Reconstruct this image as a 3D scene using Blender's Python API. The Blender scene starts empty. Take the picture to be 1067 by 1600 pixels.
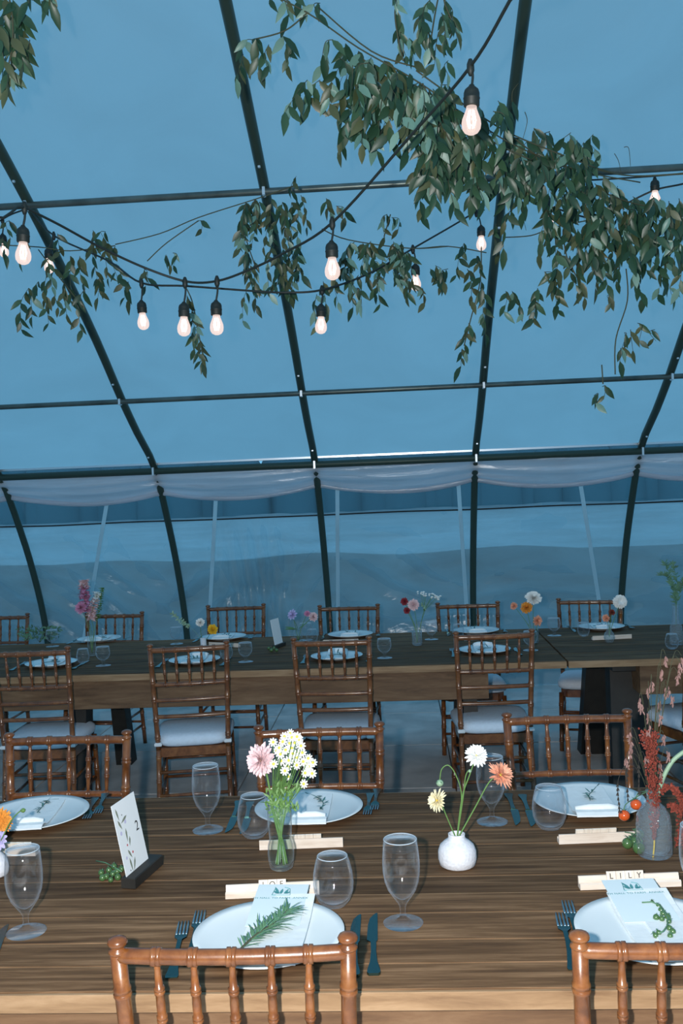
import bpy, math, random
from mathutils import Vector, Matrix, Euler
random.seed(7)
rnd = random.Random(11)
C = bpy.context.scene.collection
S = bpy.context.scene
# ------------------------------------------------------------------ camera
F, PIT, ROL, YAW, CH = 1500.0, math.radians(1.04), math.radians(-2.258), math.radians(3.387), 1.6526
fw = Vector((-math.sin(YAW)*math.cos(PIT), math.cos(YAW)*math.cos(PIT), -math.sin(PIT)))
r0 = Vector((math.cos(YAW), math.sin(YAW), 0)); u0 = r0.cross(fw)
rt = r0*math.cos(ROL) + u0*math.sin(ROL); up = -r0*math.sin(ROL) + u0*math.cos(ROL)
cam = bpy.data.cameras.new('camera'); co = bpy.data.objects.new('camera', cam); C.objects.link(co)
m = Matrix((rt, up, -fw)).transposed().to_4x4(); m.translation = (0, 0, CH); co.matrix_world = m
cam.sensor_fit = 'VERTICAL'; cam.sensor_height = 36; cam.sensor_width = 24; cam.lens = 36*F/1600
cam.clip_start = .02; cam.clip_end = 500
S.camera = co
EYE = Vector((0, 0, CH))
# ------------------------------------------------------------------ dusk sky, flash, exposure
w = bpy.data.worlds.new('dusk'); S.world = w; w.use_nodes = True
nt = w.node_tree; bg = nt.nodes['Background']
tc = nt.nodes.new('ShaderNodeTexCoord'); sx = nt.nodes.new('ShaderNodeSeparateXYZ'); cr = nt.nodes.new('ShaderNodeValToRGB')
nt.links.new(tc.outputs['Generated'], sx.inputs[0]); nt.links.new(sx.outputs['Z'], cr.inputs[0]); nt.links.new(cr.outputs[0], bg.inputs[0])
cr.color_ramp.elements[0].position = 0.0; cr.color_ramp.elements[0].color = (.225, .63, .95, 1)
cr.color_ramp.elements[1].position = 1.0; cr.color_ramp.elements[1].color = (.105, .275, .43, 1)
bg.inputs[1].default_value = 1.0
fl = bpy.data.lights.new('camera_flash', 'POINT'); fl.energy = 310; fl.shadow_soft_size = .02; fl.color = (1, .98, .95)
fo = bpy.data.objects.new('camera_flash', fl); C.objects.link(fo); fo.location = EYE + rt*-.13 + up*.05 - fw*.02
S.view_settings.view_transform = 'Standard'; S.view_settings.look = 'None'
S.view_settings.gamma = 1; S.view_settings.use_curve_mapping = False; S.view_settings.exposure = 0.0
S.cycles.max_bounces = 10; S.cycles.transparent_max_bounces = 24; S.cycles.sample_clamp_indirect = 3
S.cycles.use_denoising = True

def ray(px, py): return fw + rt*((px-533.5)/F) - up*((py-800)/F)
def onZ(px, py, Z): v = ray(px, py); return EYE + v*((Z-CH)/v.z)
def onY(px, py, Y): v = ray(px, py); return EYE + v*(Y/v.y)
def dep(px, py, d): return EYE + ray(px, py)*d
# ------------------------------------------------------------------ materials
def nodes(name):
    mt = bpy.data.materials.new(name); mt.use_nodes = True
    return mt, mt.node_tree, mt.node_tree.nodes['Principled BSDF']
def setp(b, col, rough=.5, metal=0, spec=.5, coat=0):
    b.inputs['Base Color'].default_value = (*col, 1); b.inputs['Roughness'].default_value = rough
    b.inputs['Metallic'].default_value = metal; b.inputs['Specular IOR Level'].default_value = spec
    b.inputs['Coat Weight'].default_value = coat; b.inputs['Coat Roughness'].default_value = .15
def plain(name, col, rough=.5, metal=0, spec=.5, coat=0, var=.0, nscale=20, bump=0, sub=0):
    mt, t, b = nodes(name); setp(b, col, rough, metal, spec, coat)
    if var or bump:
        n = t.nodes.new('ShaderNodeTexNoise'); n.inputs['Scale'].default_value = nscale; n.inputs['Detail'].default_value = 5
        c = t.nodes.new('ShaderNodeTexCoord'); t.links.new(c.outputs['Object'], n.inputs[0])
        if var:
            r = t.nodes.new('ShaderNodeValToRGB'); t.links.new(n.outputs[0], r.inputs[0]); t.links.new(r.outputs[0], b.inputs['Base Color'])
            r.color_ramp.elements[0].position = .3; r.color_ramp.elements[1].position = .7
            r.color_ramp.elements[0].color = (*[x*(1-var) for x in col], 1); r.color_ramp.elements[1].color = (*[min(1, x*(1+var)) for x in col], 1)
        if bump:
            bp = t.nodes.new('ShaderNodeBump'); bp.inputs['Strength'].default_value = bump; bp.inputs['Distance'].default_value = .01
            t.links.new(n.outputs[0], bp.inputs['Height']); t.links.new(bp.outputs[0], b.inputs['Normal'])
    return mt
def wood(name, c1, c2, c3, rough=.45, coat=0, stretch=(1.2, 16, 16), scale=3.5, spec=.5, rand=0.0):
    mt, t, b = nodes(name); setp(b, c2, rough, spec=spec, coat=coat)
    c = t.nodes.new('ShaderNodeTexCoord'); mp = t.nodes.new('ShaderNodeMapping'); mp.inputs['Scale'].default_value = stretch
    oi = t.nodes.new('ShaderNodeObjectInfo'); va = t.nodes.new('ShaderNodeVectorMath'); va.operation = 'ADD'
    mu = t.nodes.new('ShaderNodeMath'); mu.operation = 'MULTIPLY'; mu.inputs[1].default_value = 37
    t.links.new(oi.outputs['Random'], mu.inputs[0]); t.links.new(c.outputs['Object'], va.inputs[0]); t.links.new(mu.outputs[0], va.inputs[1])
    t.links.new(va.outputs[0], mp.inputs[0])
    n = t.nodes.new('ShaderNodeTexNoise'); n.inputs['Scale'].default_value = scale; n.inputs['Detail'].default_value = 8; n.inputs['Roughness'].default_value = .65; n.inputs['Distortion'].default_value = .4
    t.links.new(mp.outputs[0], n.inputs[0])
    r = t.nodes.new('ShaderNodeValToRGB'); t.links.new(n.outputs[0], r.inputs[0])
    e = r.color_ramp.elements; e[0].position = .32; e[0].color = (*c1, 1); e[1].position = .72; e[1].color = (*c3, 1)
    m_ = e.new(.5); m_.color = (*c2, 1)
    if rand:
        h = t.nodes.new('ShaderNodeHueSaturation'); mr = t.nodes.new('ShaderNodeMapRange'); mr.inputs[3].default_value = 1-rand; mr.inputs[4].default_value = 1+rand
        t.links.new(oi.outputs['Random'], mr.inputs[0]); t.links.new(mr.outputs[0], h.inputs['Value']); t.links.new(r.outputs[0], h.inputs['Color']); t.links.new(h.outputs[0], b.inputs['Base Color'])
    else: t.links.new(r.outputs[0], b.inputs['Base Color'])
    bp = t.nodes.new('ShaderNodeBump'); bp.inputs['Strength'].default_value = .25; bp.inputs['Distance'].default_value = .002
    t.links.new(n.outputs[0], bp.inputs['Height']); t.links.new(bp.outputs[0], b.inputs['Normal'])
    return mt
def film(name, trans, tl, gloss, tcol=(.9, .95, 1), wr=.3, wscale=(1.2, 1.2, 1.2), var=.12, rough=.3, milk=.3):
    """plastic sheet: clear share, milky share that passes skylight through, and a glossy skin"""
    mt = bpy.data.materials.new(name); mt.use_nodes = True; t = mt.node_tree; t.nodes.clear(); N = t.nodes.new; L = t.links.new
    out = N('ShaderNodeOutputMaterial'); tr = N('ShaderNodeBsdfTransparent'); ts = N('ShaderNodeBsdfTranslucent'); df = N('ShaderNodeBsdfDiffuse'); gl = N('ShaderNodeBsdfGlossy')
    tr.inputs[0].default_value = (.88, .95, 1, 1); df.inputs[0].default_value = (*tcol, 1); gl.inputs['Roughness'].default_value = rough
    c = N('ShaderNodeTexCoord'); mp = N('ShaderNodeMapping'); mp.inputs['Scale'].default_value = wscale; L(c.outputs['Object'], mp.inputs[0])
    n = N('ShaderNodeTexNoise'); n.inputs['Scale'].default_value = 1.5; n.inputs['Detail'].default_value = 6; n.inputs['Distortion'].default_value = .8; L(mp.outputs[0], n.inputs[0])
    r = N('ShaderNodeValToRGB'); L(n.outputs[0], r.inputs[0]); r.color_ramp.elements[0].position = .3; r.color_ramp.elements[1].position = .7
    r.color_ramp.elements[0].color = (*[x*(1-var) for x in tcol], 1); r.color_ramp.elements[1].color = (*tcol, 1)
    L(r.outputs[0], ts.inputs[0])
    bp = N('ShaderNodeBump'); bp.inputs['Strength'].default_value = wr; bp.inputs['Distance'].default_value = .05; L(n.outputs[0], bp.inputs['Height'])
    for s in (ts, df, gl): L(bp.outputs[0], s.inputs['Normal'])
    a = N('ShaderNodeMixShader'); a.inputs[0].default_value = milk; L(ts.outputs[0], a.inputs[1]); L(df.outputs[0], a.inputs[2])
    b = N('ShaderNodeMixShader'); b.inputs[0].default_value = trans; L(a.outputs[0], b.inputs[1]); L(tr.outputs[0], b.inputs[2])
    d = N('ShaderNodeMixShader'); d.inputs[0].default_value = gloss; L(b.outputs[0], d.inputs[1]); L(gl.outputs[0], d.inputs[2])
    L(d.outputs[0], out.inputs[0]); return mt
def glassy(name, tint=(.95, .97, .98), ior=1.5, haze=0, bump=0, bscale=60, edge=0):
    mt = bpy.data.materials.new(name); mt.use_nodes = True; t = mt.node_tree; t.nodes.clear(); N = t.nodes.new; L = t.links.new
    out = N('ShaderNodeOutputMaterial'); tr = N('ShaderNodeBsdfTransparent'); gl = N('ShaderNodeBsdfGlossy'); fr = N('ShaderNodeFresnel'); mx = N('ShaderNodeMixShader')
    tr.inputs[0].default_value = (*tint, 1); gl.inputs['Roughness'].default_value = .03; fr.inputs[0].default_value = ior
    gm = N('ShaderNodeNewGeometry'); mi = N('ShaderNodeMix'); mi.inputs[2].default_value = ior; mi.inputs[3].default_value = 1/ior
    L(gm.outputs['Backfacing'], mi.inputs[0]); L(mi.outputs[0], fr.inputs[0])
    L(fr.outputs[0], mx.inputs[0]); L(tr.outputs[0], mx.inputs[1]); L(gl.outputs[0], mx.inputs[2])
    if bump:
        v = N('ShaderNodeTexVoronoi'); v.inputs['Scale'].default_value = bscale; c = N('ShaderNodeTexCoord'); L(c.outputs['Object'], v.inputs[0])
        bp = N('ShaderNodeBump'); bp.inputs['Strength'].default_value = bump; bp.inputs['Distance'].default_value = .004; L(v.outputs[0], bp.inputs['Height'])
        L(bp.outputs[0], gl.inputs['Normal']); L(bp.outputs[0], fr.inputs['Normal'])
    if edge:  # pale diffuse toward grazing edges paints the bright outlines of glass
        lw = N('ShaderNodeLayerWeight'); lw.inputs[0].default_value = .5; pw = N('ShaderNodeMath'); pw.operation = 'POWER'; pw.inputs[1].default_value = 5.0
        ml = N('ShaderNodeMath'); ml.operation = 'MULTIPLY'; ml.inputs[1].default_value = edge; L(lw.outputs['Facing'], pw.inputs[0]); L(pw.outputs[0], ml.inputs[0])
        ad = N('ShaderNodeMath'); ad.operation = 'ADD'; ad.inputs[1].default_value = haze; L(ml.outputs[0], ad.inputs[0])
        d = N('ShaderNodeBsdfDiffuse'); d.inputs[0].default_value = (.80, .86, .95, 1); m2 = N('ShaderNodeMixShader'); L(ad.outputs[0], m2.inputs[0])
        L(mx.outputs[0], m2.inputs[1]); L(d.outputs[0], m2.inputs[2]); L(m2.outputs[0], out.inputs[0])
    elif haze:
        d = N('ShaderNodeBsdfDiffuse'); d.inputs[0].default_value = (.75, .85, .92, 1); m2 = N('ShaderNodeMixShader'); m2.inputs[0].default_value = haze
        L(mx.outputs[0], m2.inputs[1]); L(d.outputs[0], m2.inputs[2]); L(m2.outputs[0], out.inputs[0])
    else: L(mx.outputs[0], out.inputs[0])
    return mt
def leafmat(name, c1, c2, rough=.4):
    mt, t, b = nodes(name); setp(b, c1, rough)
    oi = t.nodes.new('ShaderNodeObjectInfo'); r = t.nodes.new('ShaderNodeValToRGB'); t.links.new(oi.outputs['Random'], r.inputs[0])
    r.color_ramp.elements[0].color = (*c1, 1); r.color_ramp.elements[1].color = (*c2, 1); r.color_ramp.elements[0].position = .45
    t.links.new(r.outputs[0], b.inputs['Base Color']); return mt
def glow(name, col, st):
    mt, t, b = nodes(name); setp(b, (.9, .8, .75), .15)
    b.inputs['Emission Color'].default_value = (*col, 1); b.inputs['Emission Strength'].default_value = st; return mt
MT = {}
MT['top'] = wood('walnut_plank', (.060, .033, .018), (.135, .075, .038), (.28, .165, .09), .7, 0, (1.1, 20, 20), 2.6, .12, .28)
MT['edge'] = wood('raw_wood_edge', (.20, .11, .052), (.30, .18, .09), (.42, .27, .15), .6, 0, (1.5, 14, 14), 3)
MT['apron'] = wood('brown_board', (.10, .052, .025), (.17, .092, .045), (.25, .15, .08), .6, 0, (1.2, 10, 10), 3, .4, .15)
MT['dark'] = plain('dark_stained_wood', (.018, .016, .013), .6, var=.3)
MT['chair'] = wood('fruitwood', (.10, .031, .007), (.185, .060, .014), (.28, .110, .032), .3, .45, (3, 3, 3), 8, .6, .12)
MT['cushion'] = plain('white_cushion_cloth', (.74, .84, .95), .85, var=.04, nscale=60, bump=.15)
MT['strap'] = plain('white_tie_cloth', (.75, .78, .8), .8)
MT['steel'] = plain('galvanised_tube', (.045, .075, .06), .45, .3)
MT['purlin'] = plain('grey_purlin_tube', (.13, .16, .15), .35, .6, var=.3, nscale=8)
MT['alu'] = plain('bright_clamp', (.8, .85, .9), .3, .8)
MT['roof'] = film('roof_poly_film', 0.0, 1, .05, (.80, .88, .92), .12, (1, 1, 1), .10, .22, .10)
MT['drape'] = film('rolled_poly_film', .08, 1, .12, (.86, .86, .92), .5, (1, 4, 8), .3, .3, .5)
MT['wall'] = film('side_poly_sheet', .44, 1, .09, (.80, .95, 1.0), .8, (.8, 2.2, 2.2), .4, .25)  # strong tone variation paints wrinkle shade into the sheet
MT['clear'] = film('clear_poly_window', .9, 1, .10, (.6, .8, .9), .1)
MT['webbing'] = film('pale_webbing', .08, 1, .05, (.85, .97, 1.0), 0)
MT['ground'] = plain('trodden_turf', (.035, .05, .03), .95, var=.4, nscale=2)
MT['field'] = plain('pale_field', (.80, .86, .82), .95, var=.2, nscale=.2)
MT['tree'] = plain('tree_belt', (.10, .20, .24), .95, var=.04, nscale=.1)  # distance haze is put into the foliage colour
MT['slab'] = plain('grey_floor_panel', (.62, .59, .57), .8, var=.22, nscale=4, bump=.2)
MT['joint'] = plain('dark_joint', (.03, .03, .03), .9)
MT['black'] = plain('black_rubber', (.012, .018, .016), .55)
MT['bulb'] = glow('lit_bulb_glass', (1, .62, .50), 1.0)
MT['filament'] = glow('hot_filament', (1, .72, .5), 9)
MT['plate'] = plain('white_china', (.80, .86, .88), .25, coat=.2)
MT['napkin'] = plain('white_linen', (.82, .87, .89), .9, var=.04, nscale=40, bump=.1)
MT['card'] = plain('white_card', (.84, .86, .87), .8)
MT['cardb'] = plain('pale_menu_card', (.72, .83, .87), .8)
MT['ink'] = plain('teal_ink', (.08, .30, .32), .8)
MT['blackink'] = plain('black_ink', (.02, .02, .02), .8)
MT['rack'] = wood('pale_maple', (.62, .50, .40), (.76, .65, .55), (.85, .76, .68), .6, 0, (2, 20, 20), 4)
MT['tile'] = wood('pale_tile', (.68, .58, .48), (.78, .70, .60), (.85, .78, .70), .6, 0, (20, 2, 2), 6)
MT['metal'] = plain('polished_steel', (.10, .20, .19), .22, 1)
MT['tine'] = plain('lit_steel_tine', (.42, .55, .62), .3, 1)  # lit copy of the cutlery steel, its shine put into the colour
MT['glass'] = glassy('clear_glass', (.985, .985, .99), 1.45, .004, edge=.6)
MT['rim'] = glassy('glass_rim', (.9, .95, .98), 1.5, .4)  # milky share paints the bright highlight along the glass rims
MT['vglass'] = glassy('vase_glass', (.975, .99, .985), 1.45, .006, edge=.5)
MT['ribbed'] = glassy('pressed_glass', (.93, .97, .985), 1.45, .05, .8, 110, edge=.35)
MT['water'] = glassy('water', (.93, .96, .93), 1.2)
MT['ceramic'] = plain('white_ceramic', (.74, .75, .80), .55, var=.08, nscale=150, bump=.2)
MT['stem'] = plain('green_stem', (.13, .26, .07), .5)
MT['palestem'] = plain('pale_green_stem', (.30, .45, .30), .5)
MT['twig'] = plain('brown_twig', (.07, .075, .04), .7)
MT['leaf'] = leafmat('smilax_leaf', (.018, .055, .028), (.048, .11, .055))
MT['leafpale'] = leafmat('pale_leaf_back', (.12, .24, .19), (.20, .34, .28))
MT['leafdry'] = leafmat('dull_leaf', (.055, .075, .032), (.10, .115, .05))
MT['herb'] = plain('rosemary_green', (.10, .22, .12), .6, var=.3)
MT['herbdark'] = plain('herb_teal', (.05, .16, .15), .6)
def petal(name, col, var=.15): return plain(name, col, .7, var=var, nscale=120)
MT['pink'] = petal('blush_petal', (.83, .62, .64)); MT['white'] = petal('white_petal', (.88, .88, .85), .05)
MT['yellow'] = plain('yellow_disc', (.75, .68, .10), .7); MT['cream'] = petal('cream_petal', (.88, .80, .55))
MT['coral'] = petal('coral_petal', (.85, .38, .25), .3); MT['orange'] = petal('orange_petal', (.85, .33, .05), .3)
MT['gold'] = petal('golden_petal', (.9, .55, .03)); MT['lilac'] = petal('lilac_petal', (.52, .48, .75)); MT['mauve'] = petal('mauve_petal', (.62, .28, .45))
MT['wine'] = petal('wine_petal', (.30, .035, .05)); MT['rust'] = plain('rust_amaranth', (.22, .040, .024), .9, var=.5, nscale=200)
MT['dusk'] = petal('dusty_pink_seed', (.27, .15, .135), .3); MT['darkseed'] = plain('dark_awn', (.04, .035, .03), .8)
MT['tomato'] = plain('ripe_tomato', (.65, .10, .02), .15, coat=.5); MT['gtomato'] = plain('green_tomato', (.07, .15, .05), .2, coat=.5)
MT['sage'] = plain('pressed_leaf_print', (.22, .25, .19), .8); MT['redprint'] = plain('berry_print', (.55, .08, .10), .8); MT['lilacprint'] = plain('lilac_print', (.58, .55, .75), .8)
# ------------------------------------------------------------------ mesh builder
class MB:
    def __init__(s): s.v = []; s.f = []; s.m = []
    def add(s, vs, fs, mi=0):
        o = len(s.v); s.v += [tuple(v) for v in vs]; s.f += [tuple(i+o for i in f) for f in fs]; s.m += [mi]*len(fs); return s
    def box(s, c, d, rz=0, ch=.0, M=None, mi=0):
        c = Vector(c); x, y, z = d[0]/2, d[1]/2, d[2]/2
        if ch <= 0:
            vs = [Vector((a*x, b*y, e*z)) for e in (-1, 1) for a, b in ((-1, -1), (1, -1), (1, 1), (-1, 1))]
            fs = [(3, 2, 1, 0), (4, 5, 6, 7)] + [(i, (i+1) % 4, (i+1) % 4+4, i+4) for i in range(4)]
        else:
            vs = []
            for e, q in ((-z, ch), (-z+ch, 0), (z-ch, 0), (z, ch)):
                k = ch if q == 0 else ch*1.6
                X, Y = x-(q), y-(q)
                vs += [Vector((a, b, e)) for a, b in ((-X+k*.0, -Y), (X, -Y), (X, Y), (-X, Y))]
            fs = [(3, 2, 1, 0), (12, 13, 14, 15)] + [(r*4+i, r*4+(i+1) % 4, r*4+(i+1) % 4+4, r*4+i+4) for r in range(3) for i in range(4)]
        R = Matrix.Rotation(rz, 3, 'Z') if M is None else M
        return s.add([R @ v + c for v in vs], fs, mi)
    def tube(s, pts, r, n=6, cap=True, mi=0, closed=False):
        pts = [Vector(p) for p in pts]; N = len(pts)
        rs = r if isinstance(r, (list, tuple)) else [r]*N
        t = (pts[1]-pts[0]).normalized(); a = Vector((0, 0, 1)) if abs(t.z) < .9 else Vector((1, 0, 0))
        u = t.cross(a).normalized(); vs = []
        for i, p in enumerate(pts):
            if closed: tt = pts[(i+1) % N]-pts[i-1]
            else: tt = pts[min(i+1, N-1)]-pts[max(i-1, 0)]
            if tt.length < 1e-9: tt = t
            tt = tt.normalized(); u = (u - tt*u.dot(tt))
            u = u.normalized() if u.length > 1e-6 else tt.orthogonal().normalized()
            w_ = tt.cross(u)
            vs += [p + (u*math.cos(k*2*math.pi/n) + w_*math.sin(k*2*math.pi/n))*rs[i] for k in range(n)]
        fs = [(i*n+k, i*n+(k+1) % n, (i+1)*n+(k+1) % n, (i+1)*n+k) for i in range(N-1) for k in range(n)]
        if closed: fs += [((N-1)*n+k, (N-1)*n+(k+1) % n, (k+1) % n, k) for k in range(n)]
        elif cap: fs += [tuple(range(n-1, -1, -1)), tuple((N-1)*n+k for k in range(n))]
        return s.add(vs, fs, mi)
    def lathe(s, prof, n=24, c=(0, 0, 0), M=None, mi=0, sx=1, sy=1):
        """prof: list of (radius, z)"""
        vs = []; fs = []; c = Vector(c)
        for r, z in prof:
            for k in range(n):
                a = 2*math.pi*k/n; v = Vector((r*math.cos(a)*sx, r*math.sin(a)*sy, z))
                if M is not None: v = M @ v
                vs.append(v + c)
        for i in range(len(prof)-1):
            for k in range(n): fs.append((i*n+k, i*n+(k+1) % n, (i+1)*n+(k+1) % n, (i+1)*n+k))
        if prof[0][0] > 1e-6: fs.append(tuple(range(n-1, -1, -1)))
        if prof[-1][0] > 1e-6: fs.append(tuple((len(prof)-1)*n+k for k in range(n)))
        return s.add(vs, fs, mi)
    def ball(s, c, r, n=8, sz=1, mi=0):
        h = max(4, n//2+1)
        return s.lathe([(max(1e-7, r*math.sin(math.pi*i/h)), -r*sz*math.cos(math.pi*i/h)) for i in range(h+1)], n, c, mi=mi)
    def blade(s, p, d, L, W, nrm, fold=.15, droop=.1, mi=0, seg=(0, .25, .55, .8, 1), wid=(.12, .8, 1, .6, .02)):
        """one leaf or petal from p along d"""
        d = Vector(d).normalized(); nrm = Vector(nrm); sd = d.cross(nrm)
        sd = sd.normalized() if sd.length > 1e-6 else d.orthogonal().normalized()
        nn = sd.cross(d); p = Vector(p); vs = []
        for t, q in zip(seg, wid):
            c = p + d*L*t - nn*droop*L*t*t; h = W/2*q
            vs += [c - sd*h + nn*fold*h, c, c + sd*h + nn*fold*h]
        fs = []
        for i in range(len(seg)-1):
            o = i*3; fs += [(o, o+1, o+4, o+3), (o+1, o+2, o+5, o+4)]
        return s.add(vs, fs, mi)
    def mesh(s, name, mats, smooth=False):
        me = bpy.data.meshes.new(name); me.from_pydata(s.v, [], s.f)
        for mm in (mats if isinstance(mats, (list, tuple)) else [mats]): me.materials.append(MT[mm] if isinstance(mm, str) else mm)
        if any(s.m): me.polygons.foreach_set('material_index', s.m)
        if smooth: me.polygons.foreach_set('use_smooth', [True]*len(s.f))
        me.update(); return me
    def build(s, name, mat, parent=None, smooth=False, loc=None, auto=False, **tags):
        return link(name, s.mesh(name, mat, smooth), parent, loc, **tags)
def link(name, me, parent=None, loc=None, label=None, cat=None, group=None, kind=None):
    o = bpy.data.objects.new(name, me); C.objects.link(o)
    if parent: o.parent = parent
    if loc is not None: o.location = loc
    tag(o, label, cat, group, kind); return o
def tag(o, label=None, cat=None, group=None, kind=None):
    if label: o['label'] = label
    if cat: o['category'] = cat
    if group: o['group'] = group
    if kind: o['kind'] = kind
    return o
def thing(name, label, cat, loc=(0, 0, 0), rz=0, group=None):
    o = bpy.data.objects.new(name, None); C.objects.link(o); o.empty_display_size = .05
    o.location = loc; o.rotation_euler = (0, 0, rz); return tag(o, label, cat, group)
KIDS = {}
def kids(o): return [c for c in bpy.data.objects if c.parent == o]
def dup(o, loc, rz=None, label=None, group=None):
    def cp(a, par):
        b = a.copy(); C.objects.link(b)
        if par: b.parent = par
        for ch in KIDS.setdefault(a.name, kids(a)): cp(ch, b)
        return b
    r = cp(o, None); r.location = loc
    if rz is not None: r.rotation_euler = (0, 0, rz)
    if label: r['label'] = label
    if group: r['group'] = group
    return r
def catmull(P, n=6):
    P = [Vector(p) for p in P]; out = []
    for i in range(len(P)-1):
        a, b, c, d = P[max(i-1, 0)], P[i], P[i+1], P[min(i+2, len(P)-1)]
        for k in range(n):
            t = k/n; out.append(.5*((2*b) + (c-a)*t + (2*a-5*b+4*c-d)*t*t + (3*b-a-3*c+d)*t*t*t))
    out.append(P[-1]); return out
def hsh(x, y, s=0):
    from mathutils import noise
    return noise.noise(Vector((x, y, s*7.3)))
# ------------------------------------------------------------------ the setting: floor and outside
fb = MB().box((-.5, 1.2, -.06), (14, 15, .1)).build('floor', 'joint', kind='structure')
pm = MB().box((0, 0, 0), (1.213, .903, .022), ch=.003).mesh('floor_panel', 'slab')
for i in range(-4, 4):
    for j in range(-1, 9):
        o = link('floor_panel', pm, fb, (.87+i*1.22 + (.0 if j % 2 else .61)*0, .3+j*.91, -.002+rnd.uniform(-.0015, .0015)))
MB().box((0, 4.5, -.12), (160, 34, .1)).build('ground', 'ground', kind='structure')
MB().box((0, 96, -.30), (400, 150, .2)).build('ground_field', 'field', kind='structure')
b = MB(); nx, ny = 90, 8
b.add([( -14+28*i/nx, 9.3+.22*j + .1*hsh(i*.3, j), (-.1, .45, .8, .98, 1.02, .9, .6, .2, -.1)[j] + .05*hsh(i*.35, j*.8, 2)) for j in range(ny+1) for i in range(nx+1)],
      [(j*(nx+1)+i, j*(nx+1)+i+1, (j+1)*(nx+1)+i+1, (j+1)*(nx+1)+i) for j in range(ny) for i in range(nx)])
b.build('ground_bank', 'ground', smooth=True, kind='structure')  # bank added outside to block skylight and darken the lower sheet
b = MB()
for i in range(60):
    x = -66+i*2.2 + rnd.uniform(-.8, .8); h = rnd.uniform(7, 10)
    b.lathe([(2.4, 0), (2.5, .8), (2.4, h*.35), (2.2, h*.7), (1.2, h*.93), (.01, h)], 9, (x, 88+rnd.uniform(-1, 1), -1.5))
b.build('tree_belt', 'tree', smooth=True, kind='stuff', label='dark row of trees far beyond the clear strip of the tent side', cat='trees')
# ------------------------------------------------------------------ tent frame
PR = [(7.97, 0), (7.93, .35), (7.84, .72), (7.66, 1.1), (7.43, 1.46), (7.07, 1.90), (6.62, 2.14), (6.27, 2.34), (5.78, 2.65), (5.25, 2.94), (4.77, 3.18), (4.3, 3.39), (3.77, 3.61), (3.0, 3.87), (2.2, 4.05), (1.4, 4.12)]
PRF = [(p.x, p.y) for p in catmull([Vector((a, b, 0)) for a, b in PR], 3)]
FULL = PRF + [(2.8-y, z) for y, z in reversed(PRF[:-1])]
HX = [-5.36, -4.17, -2.986, -1.798, -.600, .578, 1.766, 2.95, 4.14]
for i, x in enumerate(HX):
    b = MB().tube([(x, y, z) for y, z in FULL], .026, 10)
    o = b.build('trim_%d' % (i+1), 'steel', smooth=True, kind='structure')
    for k in (16, 22, 28, 31):
        y, z = FULL[k]; c = MB().box((x, y-.03, z-.02), (.012, .012, .012), ch=.002).build('bolt', 'alu', o)
def nearest(Y): return min(range(len(PRF)), key=lambda i: abs(PRF[i][0]-Y))
for n_, (Y, Z, r, mt_) in enumerate(((4.77, 3.18, .017, 'purlin'), (6.27, 2.34, .017, 'purlin'), (7.07, 1.90, .026, 'steel'), (1.4, 4.12, .017, 'purlin'), (-1.97, 3.18, .017, 'purlin'), (-3.47, 2.34, .017, 'purlin'), (-4.27, 1.9, .026, 'purlin'))):
    o = MB().tube([(-6, Y-.035, Z-.02), (0, Y-.035, Z-.02), (5.2, Y-.035, Z-.02)], r, 10).build('trim_%d' % (n_+20), mt_, smooth=True, kind='structure')
    if n_ < 3:
        for x in HX[1:8]:
            MB().box((x, Y-.04, Z-.022), (.014, r*2+.008, r*2+.010), ch=.003).build('clamp', 'alu', o)
        if n_ == 2:
            MB().box((-.4, Y+.0, Z+.035), (11, .02, .018), ch=.002).build('wiggle_channel', 'alu', o)
# roof film
XS = [-6+11.2*i/130 for i in range(131)]
def bulge(x):
    for a, c in zip(HX[:-1], HX[1:]):
        if a <= x <= c:
            return math.sin(math.pi*(x-a)/(c-a))
    return 0
def sheet(prof, off, amp, name, mat, XS=XS, extra=None, **k):
    b = MB(); vs = []
    for j, (y, z) in enumerate(prof):
        a = prof[max(j-1, 0)]; c = prof[min(j+1, len(prof)-1)]
        t = Vector((0, c[0]-a[0], c[1]-a[1])).normalized(); nn = Vector((0, t.z, -t.y))
        if y > 1.4 and nn.y < 0 or (y < 1.4 and nn.y > 0): nn = -nn
        if abs(y-1.4) < .01: nn = Vector((0, 0, 1))
        for i, x in enumerate(XS):
            d = off + amp*bulge(x)*(.6+.5*hsh(x, y)) + (extra(x, y, z) if extra else 0)
            vs.append(Vector((x, y, z)) + nn*d)
    n = len(XS)
    b.add(vs, [(j*n+i, j*n+i+1, (j+1)*n+i+1, (j+1)*n+i) for j in range(len(prof)-1) for i in range(n-1)])
    return b.build(name, mat, smooth=True, kind='structure', **k)
k3 = 15
def pull(x, y, z):   # tension creases just above the hip rail
    q = max(0, 1-(7.1-y)/.6) if y > 1.4 else 0
    return .008*q*hsh((x+(7-y)*1.3)*5, y*1.2, 3)
sheet(FULL[k3:len(FULL)-k3], .035, .012, 'ceiling', 'roof', extra=pull)
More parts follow.
